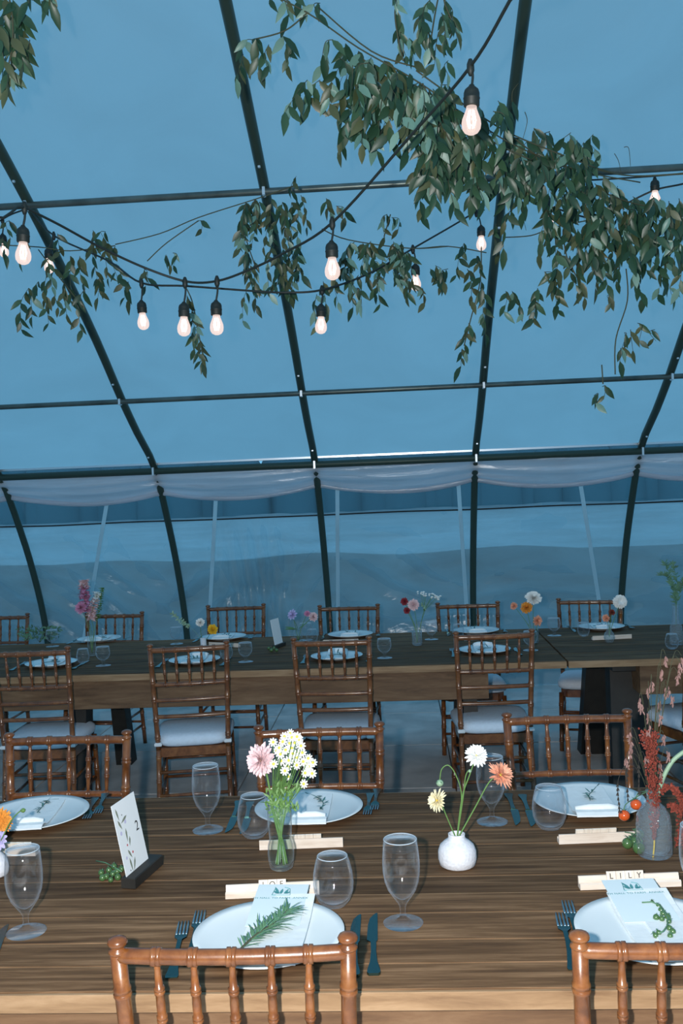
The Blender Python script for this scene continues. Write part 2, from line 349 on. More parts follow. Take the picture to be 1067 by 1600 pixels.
# sagging roll of film below the hip rail
b = MB(); vs = []; nj = 13
XS2 = [-6+11.2*i/280 for i in range(281)]
for i, x in enumerate(XS2):
    bl = bulge(x); drop = .16 + .075*bl**.8 + .02*hsh(x*.8, 0, 4)
    for j in range(nj):
        t = j/(nj-1); fold = .018*math.sin(t*19+x*1.6+3*hsh(x*.7, t, 5)) + .012*hsh(x*3, t*6, 6)
        z = 1.90 - drop*t; y = 7.07 + .19*t - .05*math.sin(math.pi*t)*(.6+bl) + fold
        vs.append((x, y-.02, z))
b.add(vs, [(i*nj+j, (i+1)*nj+j, (i+1)*nj+j+1, i*nj+j+1) for i in range(len(XS2)-1) for j in range(nj-1)])
b.tube([(x, 7.07+.19-.02, 1.90-(.16+.075*bulge(x)**.8+.02*hsh(x*.8, 0, 4))) for x in XS2[::2]], [.022+.006*hsh(x*2, 1, 8) for x in XS2[::2]], 8)
b.build('wall_back_roll', 'drape', smooth=True, kind='structure')
# clear strip and the lower sheet
low = [(y, z) for y, z in PRF if z < 1.95]
def interp(z):
    for (y0, z0), (y1, z1) in zip(PRF[:-1], PRF[1:]):
        if z0 <= z <= z1: return y0+(y1-y0)*(z-z0)/(z1-z0)
    return PRF[0][0]
sheet([(interp(z), z) for z in (0, .4, .8, 1.2, 1.46, 1.7, 1.9)], .05, .0, 'wall_back_window', 'clear')
def ridge(v): return 1-abs(math.sin(v))*1.6
def wrinkle(x, y, z):
    q = 0
    for (cx, cz, a, fr, am, wx, wz) in ((-2.45, .85, .8, 10, .030, .30, .16), (-1.55, .75, -.7, 9, .030, .30, .16), (-.75, .75, -1.2, 9, .022, .10, .2), (-.05, .85, .45, 9, .030, .25, .10), (.25, .55, -.25, 10, .024, .3, .08), (-3.1, .8, .7, 9, .03, .3, .2), (-2.0, 1.25, -.9, 9, .016, .2, .05), (-.1, 1.3, .15, 14, .016, .2, .02), (1.2, .75, .05, 17, .012, .9, .12)):
        d = math.exp(-((x-cx)**2/wx + (z-cz)**2/wz)); q += am*d*ridge(fr*((z-cz)+a*(x-cx)) + 1.6*hsh(x*1.5, z*2, 9))
    g = math.exp(-((x+1.18)/.24)**2)     # gathered pleats beside a hoop
    q += .034*g*min(1, max(0, (1.5-z)/.35))*math.sin((x+1.18)*55+z*1.5)
    return q*1.2 + .018*hsh(x*1.7, z*2.3, 11) + .011*hsh(x*5, z*8, 12) + .004*hsh(x*14, z*22, 15)
XS3 = [-6+11.2*i/760 for i in range(761)]
zs = [1.50*i/90 for i in range(91)]
def hem(x): return 1.0 + .008*hsh(x*1.1, 3, 2)
sh = sheet([(interp(z), z) for z in zs], .035, .004, 'wall_back', 'wall', XS3, wrinkle)
for v in sh.data.vertices:
    v.co.z *= hem(v.co.x)
MB().tube([(x, interp(1.5)+.028, 1.5*hem(x)) for x in XS3[::3]], [.006+.004*max(0, hsh(x*.9, 5, 5)) for x in XS3[::3]], 6).build('hem', 'dark', sh)
for px0, px1 in ((150, 132), (328, 326), (524, 527), (720, 728), (918, 937), (-40, -62)):
    a = onY(px0, 775, 7.2); c = onY(px1, 930, 7.75)
    MB().box(((a.x+c.x)/2, 7.50, 1.0), (.030, .003, 1.75), M=Euler((math.radians(21), math.atan2(a.x-c.x, .9)*1.0, 0)).to_matrix()).build('webbing', 'webbing', sh)
def endwall(x, name):
    MB().add([(x, y, z) for y, z in FULL], [tuple(range(len(FULL)))]).build(name, 'roof', kind='structure')
endwall(-6.0, 'wall_left'); endwall(5.2, 'wall_right')
sheet([(2.8-interp(z), z) for z in (0, .4, .8, 1.2, 1.5, 1.9)], .035, .0, 'wall_front', 'roof')
# ------------------------------------------------------------------ tables
def table(label, x0, x1, ys, ax0, ax1, legs, loc_z=0, rz=0, apz=.155, legw=.16):
    cy = (ys[0]+ys[-1])/2; cx = (x0+x1)/2
    t = thing('farm_table', label, 'table', (cx, cy, 0), rz)
    for a, c in zip(ys[:-1], ys[1:]):
        MB().box((0, (a+c)/2-cy, .76-.0175+rnd.uniform(-.0008, .0003)), (x1-x0+rnd.uniform(-.002, .002), c-a-.0028, .035), ch=.0012).build('plank', 'top', t)
    MB().box((0, 0, .7418), (x1-x0-.004, ys[-1]-ys[0]-.006, .034), ch=.001).build('underlayer', 'edge', t)
    for s, y in ((-1, ys[0]), (1, ys[-1])):
        MB().box((0, y-cy+s*.004, .741), (x1-x0, .008, .034), ch=.001).build('edge_strip', 'edge', t)
        MB().box(((ax0+ax1)/2-cx, y-cy-s*.05, .724-apz/2), (ax1-ax0, .024, apz), ch=.002).build('apron', 'apron', t)
    for x in (ax0+.012, ax1-.012):
        MB().box((x-cx, 0, .724-apz/2), (.024, ys[-1]-ys[0]-.13, apz), ch=.002).build('apron', 'apron', t)
    for x in legs:
        lg = MB()
        for s in (-1, 1):
            lg.add([Vector((x-cx+sx_*legw/2*q, s*(w_*(ys[-1]-ys[0])/2), z)) + Vector((0, s*e, 0)) for z, q, w_ in ((0, 1.25, .78), (.72, .9, .5)) for sx_, e in ((-1, -.06), (1, -.06), (1, .06), (-1, .06))],
                   [(3, 2, 1, 0), (4, 5, 6, 7)] + [(i, (i+1) % 4, (i+1) % 4+4, i+4) for i in range(4)])
        l1 = MB(); l1.add(lg.v[:8], lg.f[:6]); l1.build('leg', 'dark', t)
        l2 = MB(); l2.add(lg.v[8:], lg.f[:6]); l2.build('leg', 'dark', t)
        MB().box((x-cx, 0, .70), (legw, (ys[-1]-ys[0])*.8, .05), ch=.003).build('crossbar', 'dark', t)
    return t
NY = [1.712, 1.806, 1.902, 2.024, 2.122, 2.217, 2.322, 2.415, 2.516, 2.647, 2.745, 2.843]
FY = [4.935, 5.045, 5.16, 5.27, 5.385, 5.50, 5.61, 5.72, 5.83, 5.945, 6.06, 6.10]
table('long brown plank table in the foreground laid with the largest place settings', -1.75, 1.75, NY, -1.45, 1.45, (-1.3, 1.3))
table('long dark plank table in the back row left of the table seam', -3.15, .825, FY, -2.85, .43, (-1.78, .34), legw=.08)
table('plank table at the back right, its thick black leg in view', .835, 4.0, FY, 1.20, 3.7, (1.18, 3.6), legw=.2)
# ------------------------------------------------------------------ chairs
def post(b, p0, p1, r, rings, n=10, mi=0):
    p0, p1 = Vector(p0), Vector(p1); pts = []; rs = []
    L = (p1-p0).length
    st = [(0, r)]
    for q in rings: st += [(q-.011/L, r), (q-.008/L, r*1.16), (q-.002/L, r*1.16), (q, r*.9), (q+.002/L, r*1.16), (q+.008/L, r*1.16), (q+.011/L, r)]
    st += [(1, r)]
    for t, q in st: pts.append(p0+(p1-p0)*t); rs.append(q)
    b.tube(pts, rs, n, mi=mi); return b
def make_chair(label):
    t = thing('chiavari_chair', label, 'chair')
    TW, SW, SF = .1975, .182, .20
    yt, ys_ = -.230, -.165
    for s in (-1, 1):
        # back post running down into the rear leg
        bp_ = MB(); top = Vector((s*TW, yt, .882)); mid = Vector((s*SW, ys_, .38)); ft = Vector((s*(SW+.005), ys_-.05, 0))
        post(bp_, mid, top, .0138, (.12, .30, .50, .68, .86))
        post(bp_, ft, mid, .0135, (.3, .6, .9))
        bp_.lathe([(.0138, 0), (.0162, .002), (.0162, .006), (.0115, .009), (.0115, .0125), (.0165, .016), (.0178, .0205), (.0150, .0255), (.008, .0285), (.0001, .0292)], 12, top)
        bp_.build('back_post', 'chair', t, True)
        fl_ = MB(); post(fl_, (s*(SF-.005), .205, 0), (s*(SF-.012), .19, .37), .0145, (.2, .5, .8)); fl_.build('leg', 'chair', t, True)
        MB().tube([(s*(SF-.012), .19, .14), (s*SW, ys_-.03, .14)], .008, 8).build('stretcher', 'chair', t, True)
        MB().tube([(s*(SF-.012), .19, .24), (s*SW, ys_-.02, .24)], .008, 8).build('stretcher', 'chair', t, True)
    def yb(z): return ys_ + (yt-ys_)*(z-.38)/.505
    def xb(z): return SW + (TW-SW)*(z-.38)/.505
    def rail(z, r, rings, nm, bow=.012):
        b = MB(); n = 24; pts = []; rs = []
        for i in range(n+1):
            u = -1+2*i/n; x = u*xb(z); pts.append((x, yb(z)-bow*(1-u*u), z)); rs.append(r)
        b.tube(pts, rs, 10)
        for u in rings:
            x = u*xb(z); y = yb(z)-bow*(1-u*u)
            b.tube([(x-.009, y, z), (x-.008, y, z), (x-.001, y, z), (x, y, z), (x+.001, y, z), (x+.008, y, z), (x+.009, y, z)], [r, r*1.2, r*1.2, r*.95, r*1.2, r*1.2, r], 10)
        b.build(nm, 'chair', t, True)
    US = (-.66, -.335, 0, .335, .66)
    rail(.878, .0135, US, 'top_rail'); rail(.706, .0105, US, 'back_rail'); rail(.627, .0105, (), 'back_rail'); rail(.545, .0105, (), 'back_rail')
    for u in US:
        b = MB(); z0, z1 = .710, .87
        p0 = Vector((u*xb(z0), yb(z0)-.012*(1-u*u), z0)); p1 = Vector((u*xb(z1), yb(z1)-.012*(1-u*u), z1))
        pts = []; rs = []; SK = .87
        for q, r in ((0, .0065), (.1, .0065), (.25, .0085), (.29, .0085), (.30, .0112), (.33, .0112), (.335, .009), (.34, .0112), (.37, .0112), (.38, .009), (.5, .0095), (.62, .009), (.63, .0112), (.66, .0112), (.665, .009), (.67, .0112), (.70, .0112), (.71, .0085), (.9, .0065), (1, .0065)):
            pts.append(p0+(p1-p0)*q); rs.append(r*SK)
        b.tube(pts, rs, 8); b.build('spindle', 'chair', t, True)
    # seat frame, stretchers
    def ring(o, z, w=0):
        pts = []
        for x, y in ((-SW, ys_), (SW, ys_), (SF-.01, .05), (SF-.012, .15), (SF-.05, .195), (-SF+.05, .195), (-SF+.012, .15), (-SF+.01, .05)):
            pts.append((x*(1+o/.2), y + (o if y > 0 else -o*.3)*1.0, z))
        return pts
    b = MB(); R0 = ring(.0, .34); R1 = ring(.0, .385); n = 8
    b.add(R0+R1, [tuple(range(n-1, -1, -1)), tuple(range(n, 2*n))] + [(i, (i+1) % n, (i+1) % n+n, i+n) for i in range(n)])
    b.build('seat_frame', 'chair', t)
    for y, z in ((.197, .14), (.197, .24), (ys_-.035, .16), (ys_-.02, .27)):
        MB().tube([(-.185, y, z), (.185, y, z)], .008, 8).build('stretcher', 'chair', t, True)
    # cushion
    b = MB(); vs = []; n = 32
    lay = [(.93, .387), (1.02, .397), (1.05, .415), (1.03, .432), (.96, .444), (.8, .451), (.5, .455), (.2, .456)]
    for q, z in lay:
        for k in range(n):
            a = 2*math.pi*k/n; ca, sa = math.cos(a), math.sin(a)
            e = .38; x = .195*math.copysign(abs(ca)**e, ca); y = .19*math.copysign(abs(sa)**e, sa)
            x *= (1.0 + .07*(y/.19))
            vs.append((x*q, y*q + .018, z))
    b.add(vs, [tuple(range(n-1, -1, -1)), tuple((len(lay)-1)*n+k for k in range(n))] + [(i*n+k, i*n+(k+1) % n, (i+1)*n+(k+1) % n, (i+1)*n+k) for i in range(len(lay)-1) for k in range(n)])
    cu = b.build('cushion', 'cushion', t, True)
    for s in (-1, 1):
        c = MB().box((s*SW, ys_-.004, .408), (.038, .042, .018), ch=.004).build('tie', 'strap', cu)
    return t
def place_chair(proto, a, c, label, group, face=0, first=False, twist=0, sc=1.0):
    """a, c: the tops of the left and right back posts as seen"""
    pa, pc = onZ(*a, .903*sc), onZ(*c, .903*sc); mid = (pa+pc)/2
    ang = math.atan2(pc.y-pa.y, pc.x-pa.x)*.5 + twist
    rz = ang if face == 0 else ang+math.pi
    off = Matrix.Rotation(rz, 3, 'Z') @ Vector((0, -.230*sc, 0))
    loc = (mid.x-off.x, mid.y-off.y, 0)
    if first: proto.location = loc; proto.rotation_euler = (0, 0, rz); proto['label'] = label; proto['group'] = group; return proto
    o = dup(proto, loc, rz, label, group); o.scale = (sc if sc == 1 else .965, sc, sc); return o
CHR = make_chair('x'); bpy.context.view_layer.update()
G1, G2, G3, G4 = 'chairs on the near side of the foreground table', 'chairs on the far side of the foreground table', 'chairs on the near side of the back tables', 'chairs on the far side of the back tables'
D = ['reddish brown chiavari chair, its back close to the camera before the rosemary plate',
     'reddish brown chiavari chair cut off by the lower right corner of the photo',
     'chiavari chair across the foreground table behind the small art card',
     'chiavari chair across the foreground table behind the daisies and pink dahlia',
     'chiavari chair across the foreground table behind the white ceramic vase and tall grasses',
     'chiavari chair with white cushion at the back table, cut off at the left edge',
     'chiavari chair with white cushion at the back table, second from the left edge',
     'chiavari chair with white cushion at the back table, right behind the daisy bouquet',
     'chiavari chair with white cushion at the back table, right behind the white dahlia']
PA = [((179, 1472), (547, 1463), G1, 0, .0), ((900, 1464), (1286, 1452), G1, 0, 0), ((12, 1148), (200, 1144), G2, 1, 0), ((403.5, 1137), (592.5, 1130), G2, 1, 0), ((786, 1117), (985, 1110), G2, 1, 0),
      ((-12, 1016), (106, 1011), G3, 0, 0), ((236, 1010), (351, 1001.5), G3, 0, 0), ((456, 998), (579, 996), G3, 0, 0), ((711, 989), (831.6, 984), G3, 0, 0),
      ((1064, 983), (1186, 972), G3, 0, .12), ((-45, 962), (45, 959), G4, 1, 0), ((134, 958), (224, 957), G4, 1, 0), ((324, 947), (412.5, 944), G4, 1, 0), ((498.5, 946.5), (591, 945), G4, 1, 0), ((683, 943), (778, 940.5), G4, 1, 0), ((873, 935), (969, 936), G4, 1, 0)]
D += ['chiavari chair at the back right table, only its white seat showing at the right edge',
      'distant chiavari chair beyond the back table, cut off at the left edge',
      'distant chiavari chair beyond the back table, right of the mauve flower spikes',
      'distant chiavari chair beyond the back table, behind the round golden flower',
      'distant chiavari chair beyond the back table, right of the lilac flowers',
      'distant chiavari chair beyond the back table, between the white lace flower and orange flowers',
      'distant chiavari chair beyond the back right table, behind the round white flower ball']
for i, (a, c, g, f_, tw) in enumerate(PA):
    place_chair(CHR, a, c, D[i], g, f_, first=(i == 0), twist=tw, sc=1.035 if g == G3 else 1.0)
# ------------------------------------------------------------------ tableware
TZ = .7605
def at(px, py, z=TZ): p = onZ(px, py, z); return Vector((p.x, p.y, z))
def make_plate(label, loc, r=.1525):
    t = thing('dinner_plate', label, 'plate', loc)
    MB().lathe([(r*.52, 0), (r*.56, .002), (r*.60, .006), (r*.85, .012), (r*.985, .0185), (r, .020), (r*.995, .0215), (r*.90, .0175), (r*.7, .0125), (r*.5, .0105), (r*.001, .010)], 64).build('dish', 'plate', t, True)
    return t
NP = [((-.292, 1.90), 'white dinner plate in the foreground with rosemary on it, partly behind a chair rail'),
      (None, 'white dinner plate at the lower right with a spray of tiny green tomatoes'),
      ((-.283, 2.675), 'white dinner plate behind the glass of daisies'),
      (None, 'white dinner plate at the left edge of the foreground table'),
      (None, 'white dinner plate behind the tumbler and red tomatoes on the right')]
loc = [None]*5
loc[0] = Vector((-.292, 1.90, TZ)); loc[2] = Vector((-.283, 2.675, TZ))
q = at(1021, 1449, .78); loc[1] = Vector((q.x, q.y, TZ)); q = at(54, 1269, .78); loc[3] = Vector((q.x, q.y, TZ)); q = at(920, 1248, .78); loc[4] = Vector((q.x, q.y, TZ))
P0 = make_plate(NP[0][1], loc[0]); bpy.context.view_layer.update()
for i in range(1, 5): dup(P0, loc[i], 0, NP[i][1])
for o in [x for x in bpy.data.objects if x.name.startswith('dinner_plate')]: o['group'] = 'plates on the foreground table'
FPX = [(80, 1036, 'far dinner plate seen through the leftmost chair back at the back table'), (304, 1031, 'far dinner plate in front of the golden flower, seen through a chair back'), (526, 1025, 'far dinner plate seen through the back of the chair behind the daisies'), (757, 1015, 'far dinner plate seen through the rightmost complete chair back of the back table'),
       (155, 998, 'far dinner plate behind the mauve flower spikes'), (350, 995, 'far dinner plate behind the golden flower'), (547.5, 991, 'far dinner plate beyond the centre of the back table before an empty chair'), (744, 985, 'far dinner plate right of the glass of lace flowers'), (939, 979, 'far dinner plate behind the round clear bud vase'), (-35, 1003, 'far dinner plate just touching the left edge of the photo')]
FP = []
FSH = ['plate under the leftmost far chair back', 'plate before the golden flower', 'plate behind the chair nearest the daisies', 'plate under the rightmost far chair back', 'plate behind the mauve spikes', 'plate behind the golden flower', 'plate beyond the table centre', 'plate right of the lace flowers', 'plate behind the round bud vase', 'plate at the far left edge']
for px, py, lb in FPX:
    q = at(px, py, .775); o = dup(P0, (q.x, q.y, TZ), 0, lb, 'plates on the back tables'); o.scale = (.93, .93, 1); FP.append(q)
def bar_mesh(mb, pts, wdt, zfn, th=.003):
    """flat ribbon in X,Y with thickness"""
    n = len(pts); vs = []
    for i, (x, y) in enumerate(pts):
        z = zfn(i)
        vs += [(x-wdt/2, y, z), (x+wdt/2, y, z), (x+wdt/2, y, z+th), (x-wdt/2, y, z+th)]
    fs = [(0, 1, 2, 3)] + [tuple(reversed([(n-1)*4+k for k in range(4)]))]
    for i in range(n-1):
        for k in range(4): fs.append((i*4+k, i*4+(k+1) % 4, (i+1)*4+(k+1) % 4, (i+1)*4+k))
    mb.add(vs, fs)
def text_mesh(s, size, mat, name='lettering', font_sp=1.0):
    cu = bpy.data.curves.new('lettering', 'FONT'); cu.body = s; cu.size = size; cu.align_x = 'CENTER'; cu.align_y = 'CENTER'; cu.extrude = .0001; cu.space_character = font_sp
    o = bpy.data.objects.new('lettering', cu); C.objects.link(o); bpy.context.view_layer.update()
    me = bpy.data.meshes.new_from_object(o.evaluated_get(bpy.context.evaluated_depsgraph_get())); bpy.data.objects.remove(o)
    me.materials.clear(); me.materials.append(MT[mat]); me.name = name; return me
# napkins and menu cards on the near plates (guest on our side)
def near_setting(i, rz, nl, ml):
    L_ = loc[i]
    t = thing('folded_napkin', nl, 'napkin', (L_.x+.012, L_.y, TZ), rz, 'napkins on the near side of the foreground table')
    b = MB(); zz = [.026, .0235, .019, .0155, .0135, .0125, .0125, .0135, .016, .021, .0255]
    ys = [-.150+.03*k for k in range(11)]; bar_mesh(b, [(0, y) for y in ys], .125, lambda k: zz[k], .004); b.build('cloth', 'napkin', t)
    b = MB(); bar_mesh(b, [(.022, y+.002) for y in ys], .085, lambda k: zz[k]+.0045, .003); b.build('folded_layer', 'napkin', t)
    t = thing('menu_card', ml, 'menu card', (L_.x+.004, L_.y+.045, TZ), rz, 'menu cards on the near side of the foreground table')
    cd = MB().box((0, .065, 0), (.112, .17, .0008)).build('card', 'cardb', t); cd.location = (0, 0, .0215); cd.rotation_euler = (math.radians(5.5), 0, 0)
    me = text_mesh('TH NALL TO FARM  ANNEX', .0092, 'ink', font_sp=1.05); link('lettering', me, cd, (0, .091, .0006))
    b = MB()   # open book emblem with leaves
    def st(pts, r=.0008): b.tube([Vector((x, y, .0008)) for x, y in pts], r, 4)
    st([(-.020, .103), (-.016, .132)]); st([(-.020, .103), (.020, .103)]); st([(.020, .103), (.016, .130), (.004, .136)])
    for (x, y, dx, dy, l_) in ((-.004, .104, -.4, 1, .036), (-.006, .106, -.8, 1, .020), (.006, .104, .3, 1, .026), (.008, .106, .9, 1, .016), (-.002, .104, .1, 1, .026)):
        b.blade((x, y, .0010), (dx, dy, 0), l_, .0065, (0, 0, 1), 0, 0)
    b.build('emblem', 'ink', cd)
near_setting(0, -.03, 'white folded napkin lying across the rosemary plate', 'pale menu card with teal print under the tip of the rosemary')
near_setting(1, .06, 'white folded napkin lying across the plate with tiny green tomatoes', 'pale menu card with teal print above the tiny green tomatoes')
def far_setting(i, lb, sc=1.0, pos=None, rz=0, g='napkins on the far side of the foreground table'):
    L_ = loc[i] if pos is None else pos
    t = thing('folded_napkin', lb, 'napkin', (L_.x, L_.y, TZ), rz, g)
    ys = [.11, .07, .02, -.03, -.07, -.095, -.11, -.125, -.14, -.152]; zz = [.0165, .014, .0125, .0125, .0145, .017, .0235, .027, .0255, .020]
    b = MB(); bar_mesh(b, [(0, y*sc) for y in ys], .12*sc, lambda k: zz[k], .004); b.build('cloth', 'napkin', t)
    MB().tube([(-.058*sc, -.112*sc, .031), (-.02*sc, -.114*sc, .034), (.03*sc, -.112*sc, .034), (.056*sc, -.114*sc, .031)], [.006, .009, .009, .006], 10).build('rolled_edge', 'napkin', t, True)
far_setting(2, 'white napkin folded on the plate behind the daisies')
far_setting(3, 'white napkin folded on the plate at the left edge', rz=.1)
far_setting(4, 'white napkin folded on the plate behind the red tomatoes')
for k, (p, lb) in enumerate(zip(FP, FPX)):
    far_setting(0, 'white folded napkin on the ' + FSH[k], .9, p - Vector((0, 0, 0)), 0 if k > 3 else math.pi, 'napkins on the back tables')
    sg = MB()
    for j in range(9): sg.blade((rnd.uniform(-.03, .03), rnd.uniform(-.012, .012), .019+j*.0006), (rnd.uniform(-1, 1), rnd.uniform(-.5, .5), .25), .035, .007, (0, 0, 1))
    sg.tube([(-.045, -.01, .0185), (0, 0, .022), (.045, .01, .0185)], .0015, 4)
    t = thing('herb_sprig', 'dark herb sprig on the ' + FSH[k], 'herb', (p.x, p.y+.01, TZ), rnd.uniform(-.5, .5), 'herb sprigs on the back tables')
    o = sg.build('leaves', 'herbdark', t); o['kind'] = 'stuff'
# cutlery
def make_fork(label):
    t = thing('fork', label, 'fork'); b = MB()
    hp = [(-.125, .011, .003), (-.118, .0125, .003), (-.10, .010, .004), (-.06, .006, .006), (-.02, .0042, .009), (.015, .0045, .010), (.03, .012, .008), (.045, .0125, .007)]
    vs = []
    for y, h, z in hp: vs += [(-h, y, z), (h, y, z), (h, y, z+.002), (-h, y, z+.002)]
    n = len(hp); b.add(vs, [(0, 1, 2, 3), tuple(reversed(range((n-1)*4, n*4)))] + [(i*4+k, i*4+(k+1) % 4, (i+1)*4+(k+1) % 4, (i+1)*4+k) for i in range(n-1) for k in range(4)])
    b.build('handle', 'metal', t)
    for x in (-.0103, -.0035, .0035, .0103):
        MB().tube([(x, .043, .0085), (x, .06, .0095), (x*.98, .08, .0115), (x*.96, .093, .014)], [.0024, .0023, .002, .001], 6).build('tine', 'tine', t, True)
    return t
def make_knife(label):
    t = thing('knife', label, 'knife'); b = MB()
    def lay(hp, th, nm):
        b = MB(); vs = []
        for y, a, c, z in hp: vs += [(a, y, z), (c, y, z), (c, y, z+th), (a, y, z+th)]
        n = len(hp); b.add(vs, [(0, 1, 2, 3), tuple(reversed(range((n-1)*4, n*4)))] + [(i*4+k, i*4+(k+1) % 4, (i+1)*4+(k+1) % 4, (i+1)*4+k) for i in range(n-1) for k in range(4)])
        b.build(nm, 'metal', t)
    lay([(-.135, -.009, .009, .001), (-.130, -.0125, .0125, .001), (-.118, -.0115, .0115, .001), (-.09, -.007, .007, .001), (-.05, -.005, .005, .001), (-.012, -.0055, .0055, .001), (-.004, -.006, .006, .001)], .005, 'handle')
    lay([(-.004, -.006, .006, .002), (.004, -.013, .0085, .002), (.03, -.0125, .0085, .002), (.07, -.011, .009, .002), (.10, -.007, .009, .002), (.118, .001, .009, .002), (.125, .006, .0085, .002)], .0015, 'blade')
    return t
def lay_cut(proto, tip, end, label, group, first=False, mid=0.0):
    a, c = at(*tip), at(*end); d = a-c; rz = math.atan2(d.y, d.x)-math.pi/2; p = (a+c)/2; p.z = TZ
    if first: proto.location = p; proto.rotation_euler = (0, 0, rz); proto['label'] = label; proto['group'] = group
    else: dup(proto, p, rz, label, group)
FK = make_fork('x'); KN = make_knife('x'); bpy.context.view_layer.update()
gk, gf = 'knives on the foreground table', 'forks on the foreground table'
lay_cut(FK, (290, 1440), (268, 1530), 'outer fork left of the rosemary plate', gf, True)
lay_cut(FK, (318, 1416), (291, 1519), 'inner fork tucked beside the rosemary plate', gf)
lay_cut(FK, (873, 1425), (898, 1520), 'outer fork left of the plate with tiny green tomatoes', gf)
lay_cut(FK, (881, 1403), (912, 1500), 'inner fork left of the plate with tiny green tomatoes', gf)
lay_cut(FK, (572, 1290), (579, 1238), 'left fork of the pair beside the plate behind the daisies', gf)
lay_cut(FK, (583, 1281), (590, 1232), 'right fork of the pair beside the plate behind the daisies', gf)
lay_cut(FK, (131, 1297), (150, 1245), 'left fork of the pair beside the plate at the left edge', gf)
lay_cut(FK, (148, 1288), (166, 1238), 'right fork of the pair beside the plate at the left edge', gf)
lay_cut(KN, (583, 1424), (584, 1528), 'outer knife right of the rosemary plate, fully in view', gk, True)
lay_cut(KN, (558, 1426), (552, 1530), 'inner knife right of the rosemary plate, half hidden by a chair finial', gk)
lay_cut(KN, (354, 1309), (375, 1250), 'left knife beside the tall goblet behind the daisies', gk)
lay_cut(KN, (378, 1311), (392, 1252), 'right knife seen through the tumbler left of the daisies', gk)
lay_cut(KN, (812, 1296), (793, 1240), 'left knife beside the goblet behind the coral flower', gk)
lay_cut(KN, (836, 1297), (815, 1242), 'right knife left of the tumbler by the red tomatoes', gk)
lay_cut(KN, (1066, 1396), (1098, 1500), 'knife at the right edge beside the plate with tiny green tomatoes', gk)
lay_cut(KN, (8, 1445), (-25, 1540), 'knife showing only its tip at the left edge', gk)
gkb = 'cutlery on the back tables'
for k, p in enumerate(FP[:4]):
    nm = FSH[k]
    a = dup(FK, (p.x-.175, p.y-.01, TZ), 0, 'fork left of the ' + nm, gkb); c = dup(KN, (p.x+.175, p.y-.01, TZ), 0, 'knife right of the ' + nm, gkb)
for k, p in enumerate(FP[4:9]):
    nm = FSH[k+4]
    a = dup(FK, (p.x+.175, p.y+.01, TZ), math.pi, 'fork right of the ' + nm, gkb); c = dup(KN, (p.x-.175, p.y+.01, TZ), math.pi, 'knife left of the ' + nm, gkb)
# glasses
def make_goblet(label, h=.175):
    t = thing('goblet', label, 'goblet'); k = h/.175
    out = [(.0001, .0), (.041, .0), (.0415, .0012), (.036, .003), (.018, .007), (.0075, .013), (.0055, .022), (.006, .033), (.0095, .042), (.019, .055), (.029, .070), (.0355, .088), (.0385, .108), (.0385, .130), (.0365, .155), (.0345, .175)]
    inn = [(.0333, .175), (.0353, .155), (.0372, .130), (.0372, .108), (.0342, .089), (.0276, .072), (.0175, .058), (.008, .051), (.0001, .049)]
    MB().lathe([(r, z*k) for r, z in out], 40).build('foot_and_bowl', 'glass', t, True)
    MB().lathe([(r, z*k) for r, z in inn], 40).build('inner_bowl', 'glass', t, True)
    MB().tube([(.0339*math.cos(a*math.pi/20), .0339*math.sin(a*math.pi/20), .175*k) for a in range(40)], .0011, 6, closed=True).build('rim', 'rim', t, True)
    return t
def make_tumbler(label):
    t = thing('stemless_tumbler', label, 'tumbler')
    out = [(.0001, .0008), (.020, .0), (.026, .002), (.0355, .014), (.0425, .032), (.0445, .050), (.0425, .072), (.0375, .094), (.033, .108)]
    inn = [(.0318, .108), (.0363, .094), (.0412, .072), (.0431, .050), (.0410, .034), (.0340, .018), (.024, .009), (.0001, .008)]
    MB().lathe(out, 40).build('outer_wall', 'glass', t, True)
    MB().lathe(inn, 40).build('inner_wall', 'glass', t, True)
    MB().tube([(.0324*math.cos(a*math.pi/20), .0324*math.sin(a*math.pi/20), .108) for a in range(40)], .0011, 6, closed=True).build('rim', 'rim', t, True)
    return t
GB = make_goblet('large clear goblet right of the rosemary plate'); GB['group'] = 'goblets on the foreground table'; TB = make_tumbler('clear tumbler at the rack end beside the rosemary plate'); TB['group'] = 'tumblers on the foreground table'
bpy.context.view_layer.update()
GB.location = at(630, 1442); TB.location = at(522, 1414)
for (px, py), lb in (((41, 1456), 'large clear goblet at the left edge of the foreground table'), ((325, 1297), 'clear goblet behind the small art card'), ((769, 1284), 'clear goblet behind the coral flower'), ((1094, 1420), 'clear goblet cut off by the right edge')):
    dup(GB, at(px, py), 0, lb, 'goblets on the foreground table')
for (px, py), lb in (((398, 1307), 'clear tumbler left of the glass of daisies'), ((859, 1294), 'clear tumbler in front of the plate by the red tomatoes')):
    dup(TB, at(px, py), 0, lb, 'tumblers on the foreground table')
SG = make_goblet('x', .105); bpy.context.view_layer.update()
sgl = [((161.5, 1040), 'small clear goblet on the back table right of the mauve flowers'), ((82, 1010), 'small clear goblet among greens at the left of the back table'), ((276, 1006), 'small clear goblet left of the white rose on the back table'), ((384, 1034), 'small clear goblet right of the golden flower'), ((478, 1000), 'small clear goblet behind the lilac flowers'), ((601, 1028), 'small clear goblet at the centre of the back table'), ((674, 999), 'small clear goblet right of the lace flowers'), ((866, 993), 'small clear goblet near the table seam'), ((829, 1016), 'small clear goblet behind a chair post near the coral flowers')]
SG['label'] = sgl[0][1]; SG['group'] = 'small goblets on the back tables'; SG.location = at(*sgl[0][0])
for p, lb in sgl[1:]: dup(SG, at(*p), 0, lb, 'small goblets on the back tables')
